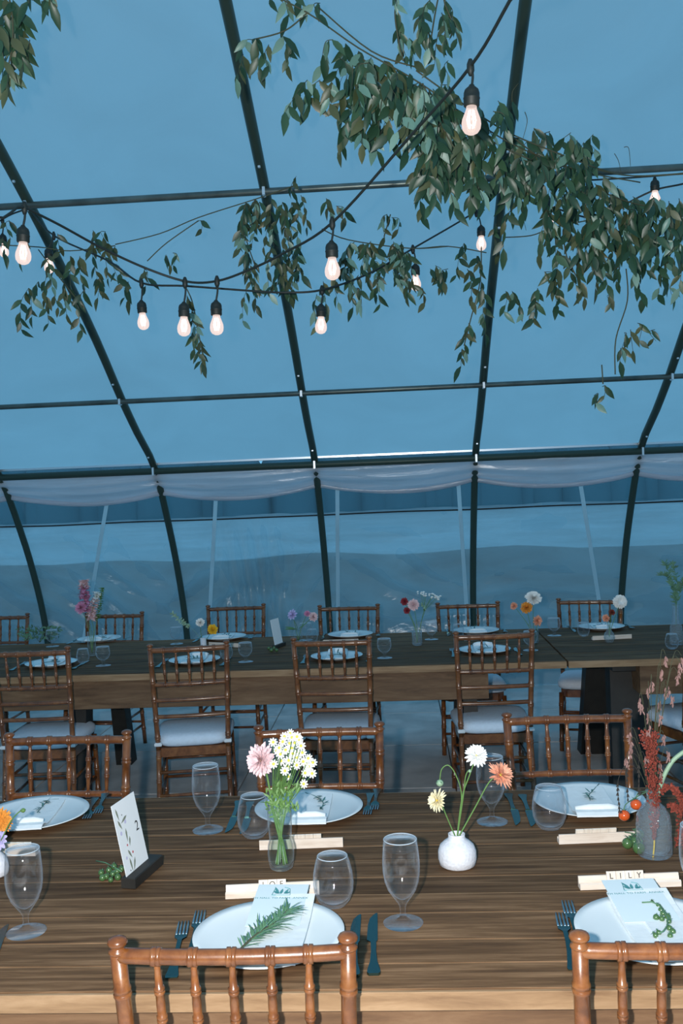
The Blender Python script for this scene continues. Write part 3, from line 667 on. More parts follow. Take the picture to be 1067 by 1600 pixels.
for p, lb in (((130, 1036), 'tumbler left of the small goblet near the mauve flowers'), ((354, 1030), 'tumbler before the chair back near the golden flower'), ((912, 994), 'tumbler beside the far plate behind the bud vase'), ((488, 1004), 'tumbler left of the centre far plate'), ((716, 996), 'tumbler left of the far plate right of the lace flowers'), ((1050, 1014), 'tumbler beside the tall vase at the right edge')):
    dup(TB, at(*p), 0, lb, 'tumblers on the back tables').scale = (.8, .8, .75)
# name-tile racks
def rack(pa, pb, label, word, tx, group, far=False, z=TZ):
    a, c = at(*pa), at(*pb); d = c-a; L_ = d.length; rz = math.atan2(d.y, d.x); m_ = (a+c)/2
    t = thing('tile_rack', label, 'rack', (m_.x, m_.y, TZ), rz, group)
    s = -1
    b = MB(); pr = [(-.011, 0), (.011, 0), (.011, .024), (.007, .024), (.002, .009), (-.004, .010), (-.007, .014), (-.011, .011)]
    if far: pr = [(-x, z_) for x, z_ in reversed(pr)]
    n = len(pr); b.add([(x, y, z_) for x in (-L_/2, L_/2) for y, z_ in pr], [tuple(range(n)), tuple(reversed(range(n, 2*n)))] + [(i, i+n, (i+1) % n+n, (i+1) % n) for i in range(n)])
    b.build('holder', 'rack', t)
    if word:
        w_ = .0205; n = len(word); x0 = tx*L_ - w_*(n-1)/2
        sgn = 1 if far else -1
        tilt = math.radians(-20)*(1 if not far else -1)
        for i, chv in enumerate(word):
            tm = MB().box((0, 0, 0), (w_-.0006, .004, .021), ch=.0004).build('letter_tile', 'tile', t)
            tm.location = (x0+i*w_, (.0015 if not far else -.0015), .0235); tm.rotation_euler = (tilt, 0, 0)
            if not far:
                me = text_mesh(chv, .017, 'blackink', 'letter'); o = link('letter', me, tm, (0, -.0022, 0)); o.rotation_euler = (math.pi/2, 0, 0)
gr = 'letter tile racks on the foreground table'
rack((353, 1402), (499, 1395), 'pale wooden letter rack behind the rosemary plate', 'JOE', .0, gr)
rack((905, 1388), (1062, 1382), 'pale wooden letter rack behind the plate with tiny green tomatoes', 'LILY', -.04, gr)
rack((406, 1326), (536, 1321), 'pale wooden letter rack behind the glass of daisies', '    ', .05, gr, True)
rack((872, 1317), (990, 1312), 'pale wooden letter rack left of the green tomatoes and bottle vase', '     ', .0, gr, True)
rack((-40, 1336), (58, 1335), 'pale wooden letter rack seen through the goblet at the left edge', '    ', .18, gr, True)
grb = 'letter tile racks on the back tables'
for pa, pb, lb in (((725, 1001), (790, 998), 'pale rack before the far plate right of the lace flowers'), ((925, 1000), (986, 997), 'pale rack behind the round bud vase'), ((328, 1009), (374, 1011), 'pale rack before the far plate behind the golden flower'), ((505, 1006), (560, 1004), 'pale rack behind the far plate at the table centre')):
    rack(pa, pb, lb, '', 0, grb, True)
# the art card on its stand
BR, BL = at(232, 1339, .79), at(198, 1368, .79)
ax = (BR-BL); W_ = ax.length; ax.normalize(); nrm = Vector((ax.y, -ax.x, 0))    # towards the camera
rz = math.atan2(ax.y, ax.x); m_ = (BR+BL)/2
t = thing('card_stand', 'small white art card leaning in a black wooden block', 'card', (m_.x, m_.y, TZ), rz)
b = MB(); b.box((.012, -.006, .013), (.15, .036, .026), ch=.002); b.build('block', 'dark', t)
T = Euler((math.radians(-11), 0, 0)).to_matrix(); Hc = .172
cd = MB().box((0, 0, Hc/2), (W_, .0012, Hc)).build('card', 'card', t); cd.location = (0, 0, .02); cd.rotation_euler = (math.radians(-11), 0, 0)
def uv(x, y):   # photo zoom coordinates to card coordinates
    a_, b_ = x-130, y-290; det = 280*830+260*190
    u = (a_*830-b_*260)/det; v = (280*b_+190*a_)/det
    return Vector(((u-.5)*W_, -.0009, Hc*(1-v)))
for x0, y0, x1, y1 in ((180, 320, 245, 455), (330, 385, 270, 485), (222, 455, 290, 552), (330, 540, 372, 695), (390, 630, 402, 742), (378, 790, 442, 875), (405, 880, 465, 1035), (475, 868, 480, 1030)):
    a, c = uv(x0, y0), uv(x1, y1); MB().blade(a, c-a, (c-a).length, .007, (0, -1, 0), 0, 0, seg=(0, .3, .6, 1), wid=(.1, 1, .8, .05)).build('printed_leaf', 'sage', cd)
for x0, y0, r, mm in ((368, 732, .0028, 'redprint'), (445, 812, .0032, 'redprint'), (320, 460, .005, 'lilacprint'), (280, 600, .005, 'lilacprint'), (370, 880, .004, 'lilacprint'), (270, 385, .0018, 'blackink'), (432, 1022, .0018, 'blackink')):
    MB().lathe([(r, 0), (.0001, .0001)], 10, uv(x0, y0), Euler((math.pi/2, 0, 0)).to_matrix()).build('printed_berry', mm, cd)
me = text_mesh('2', .034, 'blackink', 'numeral'); o = link('numeral', me, cd, uv(480, 510)); o.rotation_euler = (math.pi/2, 0, 0)
# ------------------------------------------------------------------ herbs and fruit on the plates
def sprig_rosemary():
    a, c = at(366, 1482, .80), at(452, 1417, .80); base = a.copy(); d = (c-a); L_ = d.length; d.normalize(); sd = Vector((-d.y, d.x, 0))
    t = thing('rosemary_sprig', 'bushy rosemary sprig lying diagonally on the front plate', 'herb', (a.x, a.y, TZ+.022))
    pts = catmull([Vector((0, 0, .004)), d*L_*.35+sd*.006+Vector((0, 0, .007)), d*L_*.7+sd*-.003+Vector((0, 0, .012)), d*L_+Vector((0, 0, .014))], 8)
    MB().tube(pts, [.0028-.0018*i/len(pts) for i in range(len(pts))], 6).build('stem', 'twig', t, True)
    b = MB()
    for i in range(120):
        q = .18+.8*rnd.random()**.9; p = pts[min(len(pts)-1, int(q*(len(pts)-1)))]
        s = rnd.choice((-1, 1)); dr = d*rnd.uniform(.5, 1.2) + sd*s*rnd.uniform(.3, 1.1) + Vector((0, 0, rnd.uniform(-.05, .5)))
        b.blade(p, dr, rnd.uniform(.026, .055), .0030, (0, 0, 1), .3, rnd.uniform(0, .3), seg=(0, .4, .8, 1), wid=(.4, 1, .8, .1))
    b.build('needles', 'herb', t, kind='stuff')
sprig_rosemary()
def tomato_spray(name, label, pts, r, mat, zb, cat='tomatoes', stempath=None, base=None):
    base = base or at(*pts[0], zb)
    t = thing(name, label, cat, (base.x, base.y, zb))
    ws = [at(x, y, zb+r) - base for x, y in pts] if True else []
    if stempath:
        MB().tube([at(x, y, zb+r*2) - base for x, y in stempath], .0015, 5).build('stem', 'herb', t, True)
    for w_ in ws:
        w_ = Vector((w_.x, w_.y, r*.95+.001))
        f = MB().ball((0, 0, 0), r*rnd.uniform(.85, 1.1), 12).build('tomato', mat, t, True, loc=w_)
        cb = MB()
        for k in range(5):
            a = k*1.257+rnd.random(); cb.blade((0, 0, r*.9), (math.cos(a), math.sin(a), .25), r*1.1, r*.35, (0, 0, 1), 0, .1, seg=(0, .5, 1), wid=(.6, 1, .05))
        cb.tube([(0, 0, r*.8), (0, 0, r*1.4)], r*.12, 4)
        o = cb.build('calyx', 'herb', f); o.rotation_euler = (rnd.uniform(-1, .2), rnd.uniform(-.8, .8), 0)
    return t
ZP = TZ+.0165
tomato_spray('tomato_spray', 'spray of tiny green tomatoes on the lower right plate', [(1019, 1412), (1029, 1417), (1033, 1423), (1034, 1436), (1025, 1434), (1043, 1433), (1045, 1440), (1046, 1451), (1029, 1458), (1024, 1462), (1047, 1463), (1036, 1428), (1051, 1456)], .0062, 'gtomato', ZP, stempath=[(1003, 1410), (1018, 1409), (1030, 1414), (1036, 1424), (1044, 1434), (1042, 1447), (1036, 1455), (1030, 1458)])
tomato_spray('tomato_spray', 'cluster of green tomatoes beside the black card block', [(158, 1364), (166, 1370), (170, 1360), (176, 1366), (183, 1362), (190, 1358), (173, 1375), (160, 1372), (184, 1371), (178, 1354)], .0075, 'gtomato', TZ, stempath=[(150, 1345), (165, 1348), (180, 1356), (190, 1362)])
tomato_spray('tomato_spray', 'green tomatoes beside the pressed glass bottle vase', [(980, 1318), (998, 1325), (999, 1304), (991, 1316)], .0145, 'gtomato', TZ, stempath=[(976, 1300), (988, 1302), (999, 1307), (1003, 1315)])
tomato_spray('tomato_spray', 'small green tomatoes at the foot of the distant card', [(424, 1016), (428, 1013), (432, 1016), (420, 1013)], .011, 'gtomato', TZ)
def hang(px, py, Y): return onY(px, py, Y)
VB = at(1022.5, 1336)        # pressed glass vase foot
def free_tomato(px, py, Y, label):
    p = onY(px, py, Y); t = thing('ripe_tomato', label, 'tomato', p, 0, 'ripe tomatoes hanging by the bottle vase')
    MB().ball((0, 0, 0), .0142, 16, .92).build('fruit', 'tomato', t, True)
    cb = MB()
    for k in range(5):
        a = k*1.257; cb.blade((0, 0, .012), (math.cos(a), math.sin(a), .5), .013, .004, (0, 0, 1), 0, .0, seg=(0, .5, 1), wid=(.6, 1, .05))
    neck = VB + Vector((-.008, 0, .155)) - p
    cb.tube(catmull([Vector((0, 0, .012)), Vector((.006, 0, .028)), neck*.6+Vector((0, 0, .012)), neck], 5), .0013, 5)
    cb.build('calyx', 'herb', t)
free_tomato(993.5, 1257, 2.40, 'ripe orange red tomato, upper of the two beside the bottle vase')
free_tomato(975, 1274, 2.38, 'ripe orange tomato, lower of the two beside the bottle vase')
def flat_herb(name, label, path, leaves, z, cat='herb', L_=.02, W2=.005, mat='herbdark'):
    base = at(*path[0], z); t = thing(name, label, cat, base, 0)
    pts = [at(x, y, z)-base+Vector((0, 0, .003)) for x, y in path]; MB().tube(catmull(pts, 4), .0012, 5).build('stem', mat, t, True)
    P = catmull(pts, 6); b = MB()
    for i in range(leaves):
        p = P[int(rnd.uniform(.35, 1)*(len(P)-1))]; b.blade(p, (rnd.uniform(-1, 1), rnd.uniform(-1, .3), .2), L_*rnd.uniform(.6, 1.1), W2, (0, 0, 1))
    b.build('leaves', mat, t, kind='stuff')
flat_herb('herb_sprig', 'thin dark herb sprig on the plate behind the daisies', [(477, 1240), (493, 1246), (505, 1256), (500, 1266)], 26, ZP)
flat_herb('herb_sprig', 'thin dark herb sprig on the plate at the left edge', [(92, 1250), (76, 1252), (66, 1262), (58, 1271)], 20, ZP)
flat_herb('herb_sprig', 'thin dark herb sprig on the plate behind the red tomatoes', [(936, 1226), (926, 1237), (920, 1244), (922, 1252)], 18, ZP)
# ------------------------------------------------------------------ vases
def lathe_vase(name, label, p, out, inn, mat, cat='vase', water=None, n=40):
    t = thing(name, label, cat, p)
    MB().lathe(out, n).build('outer_wall', mat, t, True)
    if inn: MB().lathe(inn, n).build('inner_wall', mat, t, True)
    if water: MB().lathe(water, n).build('water', 'water', t, True)
    return t
VA = at(440, 1357)
lathe_vase('glass_vase', 'waisted clear glass vase holding daisies and a pink dahlia', VA, [(.0001, .001), (.021, 0), (.027, .004), (.031, .022), (.032, .040), (.0305, .058), (.0275, .068), (.0265, .075), (.0275, .085), (.029, .11), (.0295, .152)],
           [(.0283, .152), (.0278, .11), (.0262, .085), (.0252, .075), (.0262, .067), (.0292, .056), (.0305, .040), (.0295, .022), (.022, .009), (.0001, .008)], 'vglass', water=[(.0001, .010), (.0210, .0105), (.0290, .024), (.0298, .040), (.0285, .056), (.0245, .068), (.0243, .075), (.0001, .0755)])
VC = at(715, 1352)
lathe_vase('ceramic_vase', 'squat white ceramic bud vase with three dahlias', VC, [(.0001, 0), (.036, 0), (.042, .004), (.0455, .018), (.0450, .036), (.040, .049), (.030, .058), (.0215, .064), (.0195, .070), (.020, .076), (.018, .0765), (.0165, .072), (.018, .062), (.0001, .045)], None, 'ceramic')
lathe_vase('bottle_vase', 'blue tinted pressed glass bottle vase at the right with dried grasses', VB, [(.0001, .001), (.036, 0), (.041, .005), (.0415, .02), (.041, .075), (.038, .098), (.028, .116), (.017, .126), (.014, .135), (.0135, .150), (.016, .156)],
           [(.0145, .155), (.012, .150), (.0125, .135), (.0155, .125), (.026, .114), (.036, .096), (.0385, .075), (.0385, .02), (.030, .008), (.0001, .007)], 'ribbed')
VL = at(-8, 1368)
lathe_vase('ceramic_vase', 'pale ceramic bud vase half outside the left edge', VL, [(.0001, 0), (.026, 0), (.032, .005), (.034, .018), (.031, .035), (.022, .050), (.014, .058), (.0125, .070), (.014, .078), (.0115, .0785), (.010, .07), (.011, .06), (.0001, .045)], None, 'ceramic')
# ------------------------------------------------------------------ flowers
def head(t, c, aim, R_, n, rings, mat, core='yellow', W2=.3, cup=.35, nm='petals', corer=.2, nest=None):
    aim = Vector(aim).normalized(); X = aim.orthogonal().normalized(); Y = aim.cross(X); b = MB(); c = Vector(c)
    for r in range(rings):
        f = 1-r/(rings+.3); k = max(5, int(n*(.55+.45*f)))
        for i in range(k):
            a = 2*math.pi*(i+.5*(r % 2))/k + rnd.uniform(-.08, .08); el = cup + r*(1.25/rings) + rnd.uniform(-.1, .1)
            dr = (X*math.cos(a)+Y*math.sin(a))*math.cos(el) + aim*math.sin(el)
            b.blade(c+aim*r*R_*.05, dr, R_*(.55+.45*f)*rnd.uniform(.88, 1.08), R_*W2, aim, .5, -.05, seg=(0, .3, .65, .9, 1), wid=(.25, .7, 1, .6, .1))
    pe = b.build(nm, mat, t); pe['kind'] = 'stuff'
    if core:
        cb = MB().ball(c+aim*R_*.12, R_*corer, 10, .8); cb.build('disc', core, t, True)
def flower(name, label, base, path, R_, aim, n=16, rings=3, mat='white', core='yellow', cat='flower', sr=.0018, W2=.3, cup=.1, group=None, stem='stem', leaves=0, corer=.2):
    t = thing(name, label, cat, base, 0, group); P = [Vector(p)-Vector(base) for p in path]
    pp = catmull(P, 6) if len(P) > 1 else P
    MB().tube(pp, [sr*1.1-sr*.3*i/len(pp) for i in range(len(pp))], 6).build('stem', stem, t, True)
    head(t, P[-1], aim, R_, n, rings, mat, core, W2, cup, corer=corer)
    # green calyx
    am = Vector(aim).normalized(); cb = MB(); X = am.orthogonal().normalized(); Y = am.cross(X)
    for k in range(6):
        a = k*1.047; cb.blade(P[-1]-am*.003, (X*math.cos(a)+Y*math.sin(a))*.9-am*.2, R_*.35, R_*.16, am, .3, 0, seg=(0, .5, 1), wid=(.6, 1, .05))
    cb.build('calyx', 'stem', t)
    for k in range(leaves):
        lf = MB(); p = pp[int(len(pp)*(.45+.1*k))]; lf.blade(p, (rnd.choice((-1, 1))*rnd.uniform(.6, 1), rnd.uniform(-.5, .5), .4), .035, .012, (0, 0, 1)); lf.build('leaf', 'stem', t)
    return t
tc_ = VA + Vector((0, 0, .012)); yv = VA.y
pd = onY(404, 1188, yv-.02)
flower('dahlia', 'large blush pink dahlia leaning left out of the daisy vase', tc_, [tc_+Vector((.012, .004, 0)), VA+Vector((-.012, 0, .12)), onY(418, 1216, yv-.005), pd+Vector((.006, .012, -.003))], .042, (-.45, -.85, .25), 22, 5, 'pink', 'yellow', sr=.0028, W2=.30, cup=.0, corer=.10, leaves=1)
DS = [(520, 190), (590, 200), (640, 190), (505, 240), (680, 280), (530, 320), (470, 300), (560, 420), (622, 430), (700, 430), (750, 400), (792, 440), (415, 455), (488, 425), (550, 480), (522, 520), (556, 575), (720, 540), (752, 480), (785, 545), (706, 645), (655, 345), (600, 355), (445, 325), (410, 245), (620, 250), (570, 255), (690, 345), (730, 455), (640, 465), (575, 160), (480, 360), (590, 300), (660, 220), (640, 390)]
stems = {}
DG = 'daisy sprays in the waisted glass vase'
for s_ in range(5):
    lb = ['daisy spray leaning left behind the pink dahlia', 'daisy spray at the left centre of the bouquet', 'tallest daisy spray at the top of the bouquet', 'daisy spray at the right centre of the bouquet', 'daisy spray hanging out at the right of the bouquet'][s_]
    t = thing('daisy_spray', lb, 'flower', tc_, 0, DG); a = s_*1.3; foot = Vector((.014*math.cos(a), .010*math.sin(a), 0)); nk = Vector((-.016+.008*s_, .004*math.sin(a*2), .135)); stems[s_] = (t, foot, nk)
order = sorted(range(len(DS)), key=lambda i: DS[i][0])
me_p = None
for k, i in enumerate(order):
    s_ = min(4, k*5//len(DS)); t, foot, nk = stems[s_]; x, y = DS[i][0]/6.155+360, DS[i][1]/6.155+1120
    p = onY(x, y, yv-.01+rnd.uniform(-.035, .02)) - tc_
    if me_p is None:
        pb = MB()
        for q in range(9):
            a = q*2*math.pi/9; pb.blade((math.cos(a)*.002, math.sin(a)*.002, 0), (math.cos(a), math.sin(a), .1), .0080, .0036, (0, 0, 1), .1, .15, seg=(0, .4, .85, 1), wid=(.5, 1, .9, .3))
        me_p = pb.mesh('petals', 'white'); me_d = MB().ball((0, 0, .001), .0033, 8, .7).mesh('disc', 'yellow', True)
    h = link('petals', me_p, t, p); h['kind'] = 'stuff'
    h.rotation_euler = Vector((rnd.uniform(-.6, .5), -1, rnd.uniform(.1, .7))).to_track_quat('Z', 'Y').to_euler(); h.scale = (1.15,)*3
    link('disc', me_d, h)
    joint = nk.lerp(p, .35); joint.z = min(joint.z, p.z-.01)
    MB().tube(catmull([joint*.0+nk, joint+Vector((0, 0, -.002)), p-Vector((0, -.003, .002))], 4), .0008, 4).build('stalk', 'stem', t, True)
for s_, (t, foot, nk) in stems.items():
    MB().tube(catmull([foot, foot*.3+Vector((0, 0, .06)), nk], 5), .002, 6).build('stem', 'stem', t, True)
    MB().tube(catmull([Vector((-foot.x, foot.y*.8, 0)), foot*-.2+Vector((0, .004, .065)), nk+Vector((.004, .004, -.002))], 5), .0017, 6).build('stem', 'palestem', t, True)
    fb_ = MB()
    for k in range(26):
        p = nk + Vector((rnd.uniform(-.018, .03), rnd.uniform(-.015, .015), rnd.uniform(-.02, .055))); fb_.blade(p, (rnd.uniform(-1, 1), rnd.uniform(-.6, .6), rnd.uniform(.1, 1)), rnd.uniform(.012, .022), .005, (0, -1, .3))
    fb_.build('foliage', 'stem', t, kind='stuff')
# ceramic vase dahlias
yc = VC.y; mo = VC+Vector((0, 0, .06)); n1 = onY(722, 1246, yc)
flower('dahlia', 'white dahlia standing tallest in the ceramic vase', mo, [mo, n1, onY(734, 1210, yc), onY(744, 1181, yc)], .030, (.15, -.75, .65), 18, 4, 'white', 'yellow', sr=.0018, W2=.26, cup=.0, corer=.10)
flower('dahlia', 'coral and peach dahlia leaning right in front of the goblet', mo, [mo, onY(742, 1262, yc), onY(765, 1221, yc), onY(781, 1212, yc)], .036, (.6, -.45, .65), 24, 4, 'coral', 'yellow', sr=.0018, W2=.2, cup=-.05, corer=.12)
flower('dahlia', 'pale cream yellow dahlia facing left out of the ceramic vase', mo, [mo, onY(697, 1274, yc), onY(692, 1262, yc), onY(684, 1251, yc)], .029, (-.75, -.55, .3), 22, 4, 'cream', 'gold', sr=.0015, W2=.2, cup=-.05, corer=.13)
def bud(label, base, path, r, group=None, mat='palestem'):
    t = thing('flower_bud', label, 'flower bud', base, 0, group); P = [Vector(p)-Vector(base) for p in path]
    MB().tube(catmull(P, 6), .0014, 6).build('stem', 'stem', t, True)
    MB().ball(P[-1]-Vector((0, 0, r*.6)), r, 12, .9).build('bud', mat, t, True)
    b = MB()
    for k in range(5):
        a = k*1.257; b.blade(P[-1]+Vector((0, 0, r*.2)), (math.cos(a), math.sin(a), -.2), r*1.5, r*.5, (0, 0, 1), 0, .2, seg=(0, .5, 1), wid=(.6, 1, .05))
    b.build('calyx', 'herb', t)
bud('nodding green bud on an arched stem in the ceramic vase', mo, [mo, onY(721, 1246, yc), onY(713, 1213, yc), onY(701, 1196, yc), onY(690, 1202, yc), onY(687, 1220, yc)], .009)
bud('tiny upright green bud beside the white dahlia stem', mo, [mo, n1+Vector((.002, -.003, 0)), onY(727, 1215, yc), onY(731, 1205, yc), onY(734, 1203, yc)], .0045)
# left edge vase
ml = VL+Vector((0, 0, .06)); yl = VL.y
flower('dahlia', 'orange pompon dahlia cut off by the left edge', ml, [ml, onY(-4, 1305, yl), onY(-2, 1283, yl)], .034, (.3, -.9, .3), 26, 6, 'orange', 'orange', sr=.002, W2=.17, cup=-.2, corer=.2)
flower('small_bloom', 'lilac bloom low at the left edge under the orange dahlia', ml, [ml, onY(-4, 1322, yl-.01), onY(-4, 1312, yl-.02)], .026, (.3, -.9, .4), 12, 3, 'lilac', None, W2=.4)
bud('green seed head on a thin stem beside the orange dahlia', ml, [ml, onY(2, 1312, yl-.03), onY(14, 1288, yl-.03), onY(24, 1274, yl-.03), onY(36, 1264, yl-.03)], .0058, mat='stem')
# right edge: amaranth, grasses
t = thing('amaranth_stem', 'rust red amaranth plume standing in the bottle vase', 'dried flower', VB)
pts = [onY(x, y, VB.y-.012)-VB for x, y in ((1020, 1342), (1022, 1320), (1022, 1300), (1023, 1262), (1020, 1220), (1017, 1180), (1014, 1150))]
MB().tube(catmull(pts[:3], 4), .002, 6).build('stem', 'gold', t, True)
b = MB(); PP = catmull(pts, 12)
for i in range(900):
    q = rnd.uniform(.28, 1); p = PP[int(q*(len(PP)-1))]; w_ = .012*math.sin(min(1, (q-.26)*3.2)*math.pi/2)*(1.0 if q < .93 else 1.6)
    c = p + Vector((rnd.gauss(0, w_*.55), rnd.gauss(0, w_*.5), rnd.uniform(-.006, .006)))
    b.ball(c, rnd.uniform(.0016, .0034), 5)
for k in range(70): 
    p = PP[-1]+Vector((rnd.gauss(0, .012), rnd.gauss(0, .008), rnd.gauss(.002, .006))); b.ball(p, rnd.uniform(.002, .0035), 5)
b.build('plume', 'rust', t, kind='stuff')
SP = [(345, 280), (290, 400), (340, 470), (430, 480), (425, 380), (520, 340), (490, 270), (470, 285), (205, 610), (215, 680), (185, 800), (310, 610), (455, 630), (490, 750), (330, 780), (430, 830), (435, 910), (575, 100), (440, 150), (470, 50), (560, 180), (370, 230), (205, 720), (345, 560), (280, 360), (590, 60)]
t = thing('dried_grass', 'airy dusty pink grass heads rising above the bottle vase', 'dried grass', VB)
for k, (x, y) in enumerate(SP):
    X_, Y_ = 940+x/4.709, 1020+y/4.709; p = onY(X_, Y_, VB.y+rnd.uniform(-.06, .06)) - VB
    b = MB()
    for q in range(11): b.blade(p+Vector((rnd.uniform(-.003, .003), rnd.uniform(-.003, .003), .009-.002*q)), (rnd.uniform(-.5, .5), rnd.uniform(-.5, .5), -1), .011, .0036, (0, -1, 0), .3)
    b.build('seed_head', 'dusk', t, kind='stuff')
b = MB()
for (x, y) in SP:
    X_, Y_ = 940+x/4.709, 1020+y/4.709; p = onY(X_, Y_, VB.y) - VB; b.tube(catmull([Vector((0, 0, .10)), Vector((p.x*.25, 0, .10+(p.z-.10)*.5)), Vector((p.x*.75, 0, p.z+.012)), p+Vector((0, 0, .012))], 5), .0006, 4)
b.build('stalks', 'twig', t, kind='stuff')
t = thing('dried_grass', 'dark drooping awns hanging over the plate by the red tomatoes', 'dried grass', VB+Vector((0, 0, .15)))
for xa, ya, xb, yb in ((966, 1218, 968, 1268), (980, 1195, 981, 1250), (998, 1190, 999, 1240), (979, 1180, 978, 1215)):
    a, c = onY(xa, ya, VB.y+.0), onY(xb, yb, VB.y-.02); b = MB(); o_ = VB+Vector((0, 0, .15)); P = catmull([Vector((0, 0, 0)), (a-o_)*.6+Vector((0, 0, .05)), a-o_, c-o_], 8); b.tube(P, .0007, 4)
    for q in range(40):
        p = P[int(rnd.uniform(.72, 1)*(len(P)-1))]; b.blade(p, (rnd.uniform(-.4, .4), 0, -1), .012, .0022, (0, -1, 0))
    b.build('awn', 'darkseed', t, kind='stuff')
t = thing('curved_stem', 'thick pale green stem arching in from the right edge', 'stem', VB+Vector((0, 0, .15)))
o_ = VB+Vector((0, 0, .15)); MB().tube(catmull([Vector((0, 0, -.05)), onY(1031, 1230, VB.y)-o_, onY(1042, 1203, VB.y)-o_, onY(1057, 1183, VB.y)-o_, onY(1085, 1168, VB.y)-o_, onY(1125, 1170, VB.y)-o_], 6), [.003]+[.0052]*40, 8).v and None
b = MB(); P = catmull([Vector((0, 0, -.05)), onY(1031, 1230, VB.y)-o_, onY(1042, 1203, VB.y)-o_, onY(1057, 1183, VB.y)-o_, onY(1085, 1168, VB.y)-o_, onY(1125, 1170, VB.y)-o_], 6)
b.tube(P, [.003+.0024*min(1, i/8) for i in range(len(P))], 8); b.build('stem', 'palestem', t, True)
t = thing('coral_spray', 'coral red trailing blossom at the right edge beside the bottle vase', 'dried flower', VB+Vector((.09, 0, 0)))
o_ = VB+Vector((.09, 0, 0)); b = MB()
Q = catmull([onY(x, y, VB.y)-o_ for x, y in ((1030, 1236), (1046, 1230), (1060, 1240), (1066, 1262), (1063, 1290), (1064, 1318))], 8)
b.tube(Q, .001, 4)
for q in range(260):
    i = rnd.randrange(len(Q)); w_ = .003+.009*max(0, (i/len(Q)-.55)); b.blade(Q[i]+Vector((rnd.gauss(0, w_), rnd.gauss(0, w_), rnd.gauss(0, w_))), (rnd.uniform(-1, 1), rnd.uniform(-1, 1), rnd.uniform(-1, 1)), .008, .006, (0, -1, 0))
for x, y in ((1054, 1236), (1050, 1258), (1056, 1262)):
    p = onY(x, y, VB.y)-o_
    for q in range(26): b.blade(p+Vector((rnd.gauss(0, .004), rnd.gauss(0, .004), rnd.gauss(0, .004))), (rnd.uniform(-1, 1), rnd.uniform(-1, 1), rnd.uniform(-1, 1)), .008, .006, (0, -1, 0))
b.build('blossom', 'rust', t, kind='stuff')
# ------------------------------------------------------------------ flowers of the back tables
def small_vase(label, px, py, r, h, kind='cyl', mat='vglass', name='glass_vase'):
    p = at(px, py)
    if kind == 'cyl': pr = [(.0001, .001), (r*.85, 0), (r, .01), (r, h)]; inn = [(r*.93, h), (r*.93, .01), (.0001, .008)]
    elif kind == 'bulb': pr = [(.0001, .001), (r*.6, 0), (r, r*.7), (r*.85, r*1.5), (r*.35, r*2.3), (r*.3, h), (r*.4, h+.004)]; inn = [(r*.33, h), (r*.25, h*.9), (r*.3, r*2.3), (r*.8, r*1.5), (r*.93, r*.7), (.0001, .006)]
    else: pr = [(.0001, .001), (r*.9, 0), (r, .02), (r*.9, h*.45), (r*.5, h*.62), (r*.42, h*.9), (r*.55, h)]; inn = [(r*.5, h), (r*.36, h*.9), (r*.44, h*.62), (r*.84, h*.45), (r*.93, .02), (.0001, .01)]
    lathe_vase(name, label, p, pr, inn if mat != 'ceramic' else None, mat, n=24); return p
v1 = small_vase('slim clear vase with mauve flower spikes on the back table', 144, 1024, .024, .14)
def spike(label, v, path, mat, ln, mat2='white', r=.016, n=70):
    t = thing('flower_spike', label, 'flower', v+Vector((0, 0, .015)), 0, None); o_ = v+Vector((0, 0, .015)); P = catmull([Vector((0, 0, 0))]+[onY(x, y, v.y)-o_ for x, y in path], 10)
    MB().tube(P, .0018, 5).build('stem', 'stem', t, True)
    for part, mm, lo, hi in (('blooms', mat, 1-ln, 1-ln*.25), ('tip_blooms', mat2, 1-ln*.3, 1)):
        b = MB()
        for i in range(n if part == 'blooms' else n//3):
            p = P[int(rnd.uniform(lo, hi)*(len(P)-1))]; a = rnd.uniform(0, 6.28)
            b.blade(p, (math.cos(a), math.sin(a), rnd.uniform(-.3, .6)), r*rnd.uniform(.7, 1.3), r*.8, (0, 0, 1), .4, .2)
        b.build(part, mm, t, kind='stuff')
spike('tall mauve flower spike with a pale tip on the back table', v1, [(142, 985), (133, 940), (131, 907)], 'mauve', .42, 'pink', .034, 150)
spike('white and pink flower spike leaning right on the back table', v1, [(146, 985), (143, 960), (153, 925)], 'pink', .45, 'white', .03, 110)
spike('green spike at the right of the mauve flowers', v1, [(148, 985), (156, 950), (159, 918)], 'stem', .5, 'stem', .018, 70)
flower('small_bloom', 'dusky red round bloom left of the mauve spike', v1+Vector((0, 0, .015)), [v1+Vector((0, 0, .015)), onY(138, 980, v1.y), onY(127, 950, v1.y-.02)], .040, (-.2, -.9, .3), 16, 5, 'mauve', None, W2=.3)
v2 = small_vase('small milky vase with the white rose and golden flower', 318, 1012, .018, .06, 'cyl', 'ceramic', 'ceramic_vase')
flower('small_bloom', 'round white rose on the back table left of the golden flower', v2+Vector((0, 0, .03)), [v2+Vector((0, 0, .03)), onY(314, 990, v2.y), onY(313, 973, v2.y)], .029, (0, -.8, .5), 14, 6, 'white', None, W2=.5)
flower('small_bloom', 'golden yellow round flower on the back table', v2+Vector((0, 0, .03)), [v2+Vector((0, 0, .03)), onY(322, 1000, v2.y), onY(332, 984, v2.y-.05)], .034, (.3, -.85, .3), 14, 6, 'gold', None, W2=.5)
flat_t = thing('greenery', 'wispy pale green twig left of the white rose', 'greenery', v2+Vector((0, 0, .03)))
b = MB(); o_ = v2+Vector((0, 0, .03)); P = catmull([Vector((0, 0, 0)), onY(303, 985, v2.y)-o_, onY(283, 970, v2.y)-o_, onY(268, 958, v2.y)-o_], 8); b.tube(P, .001, 4)
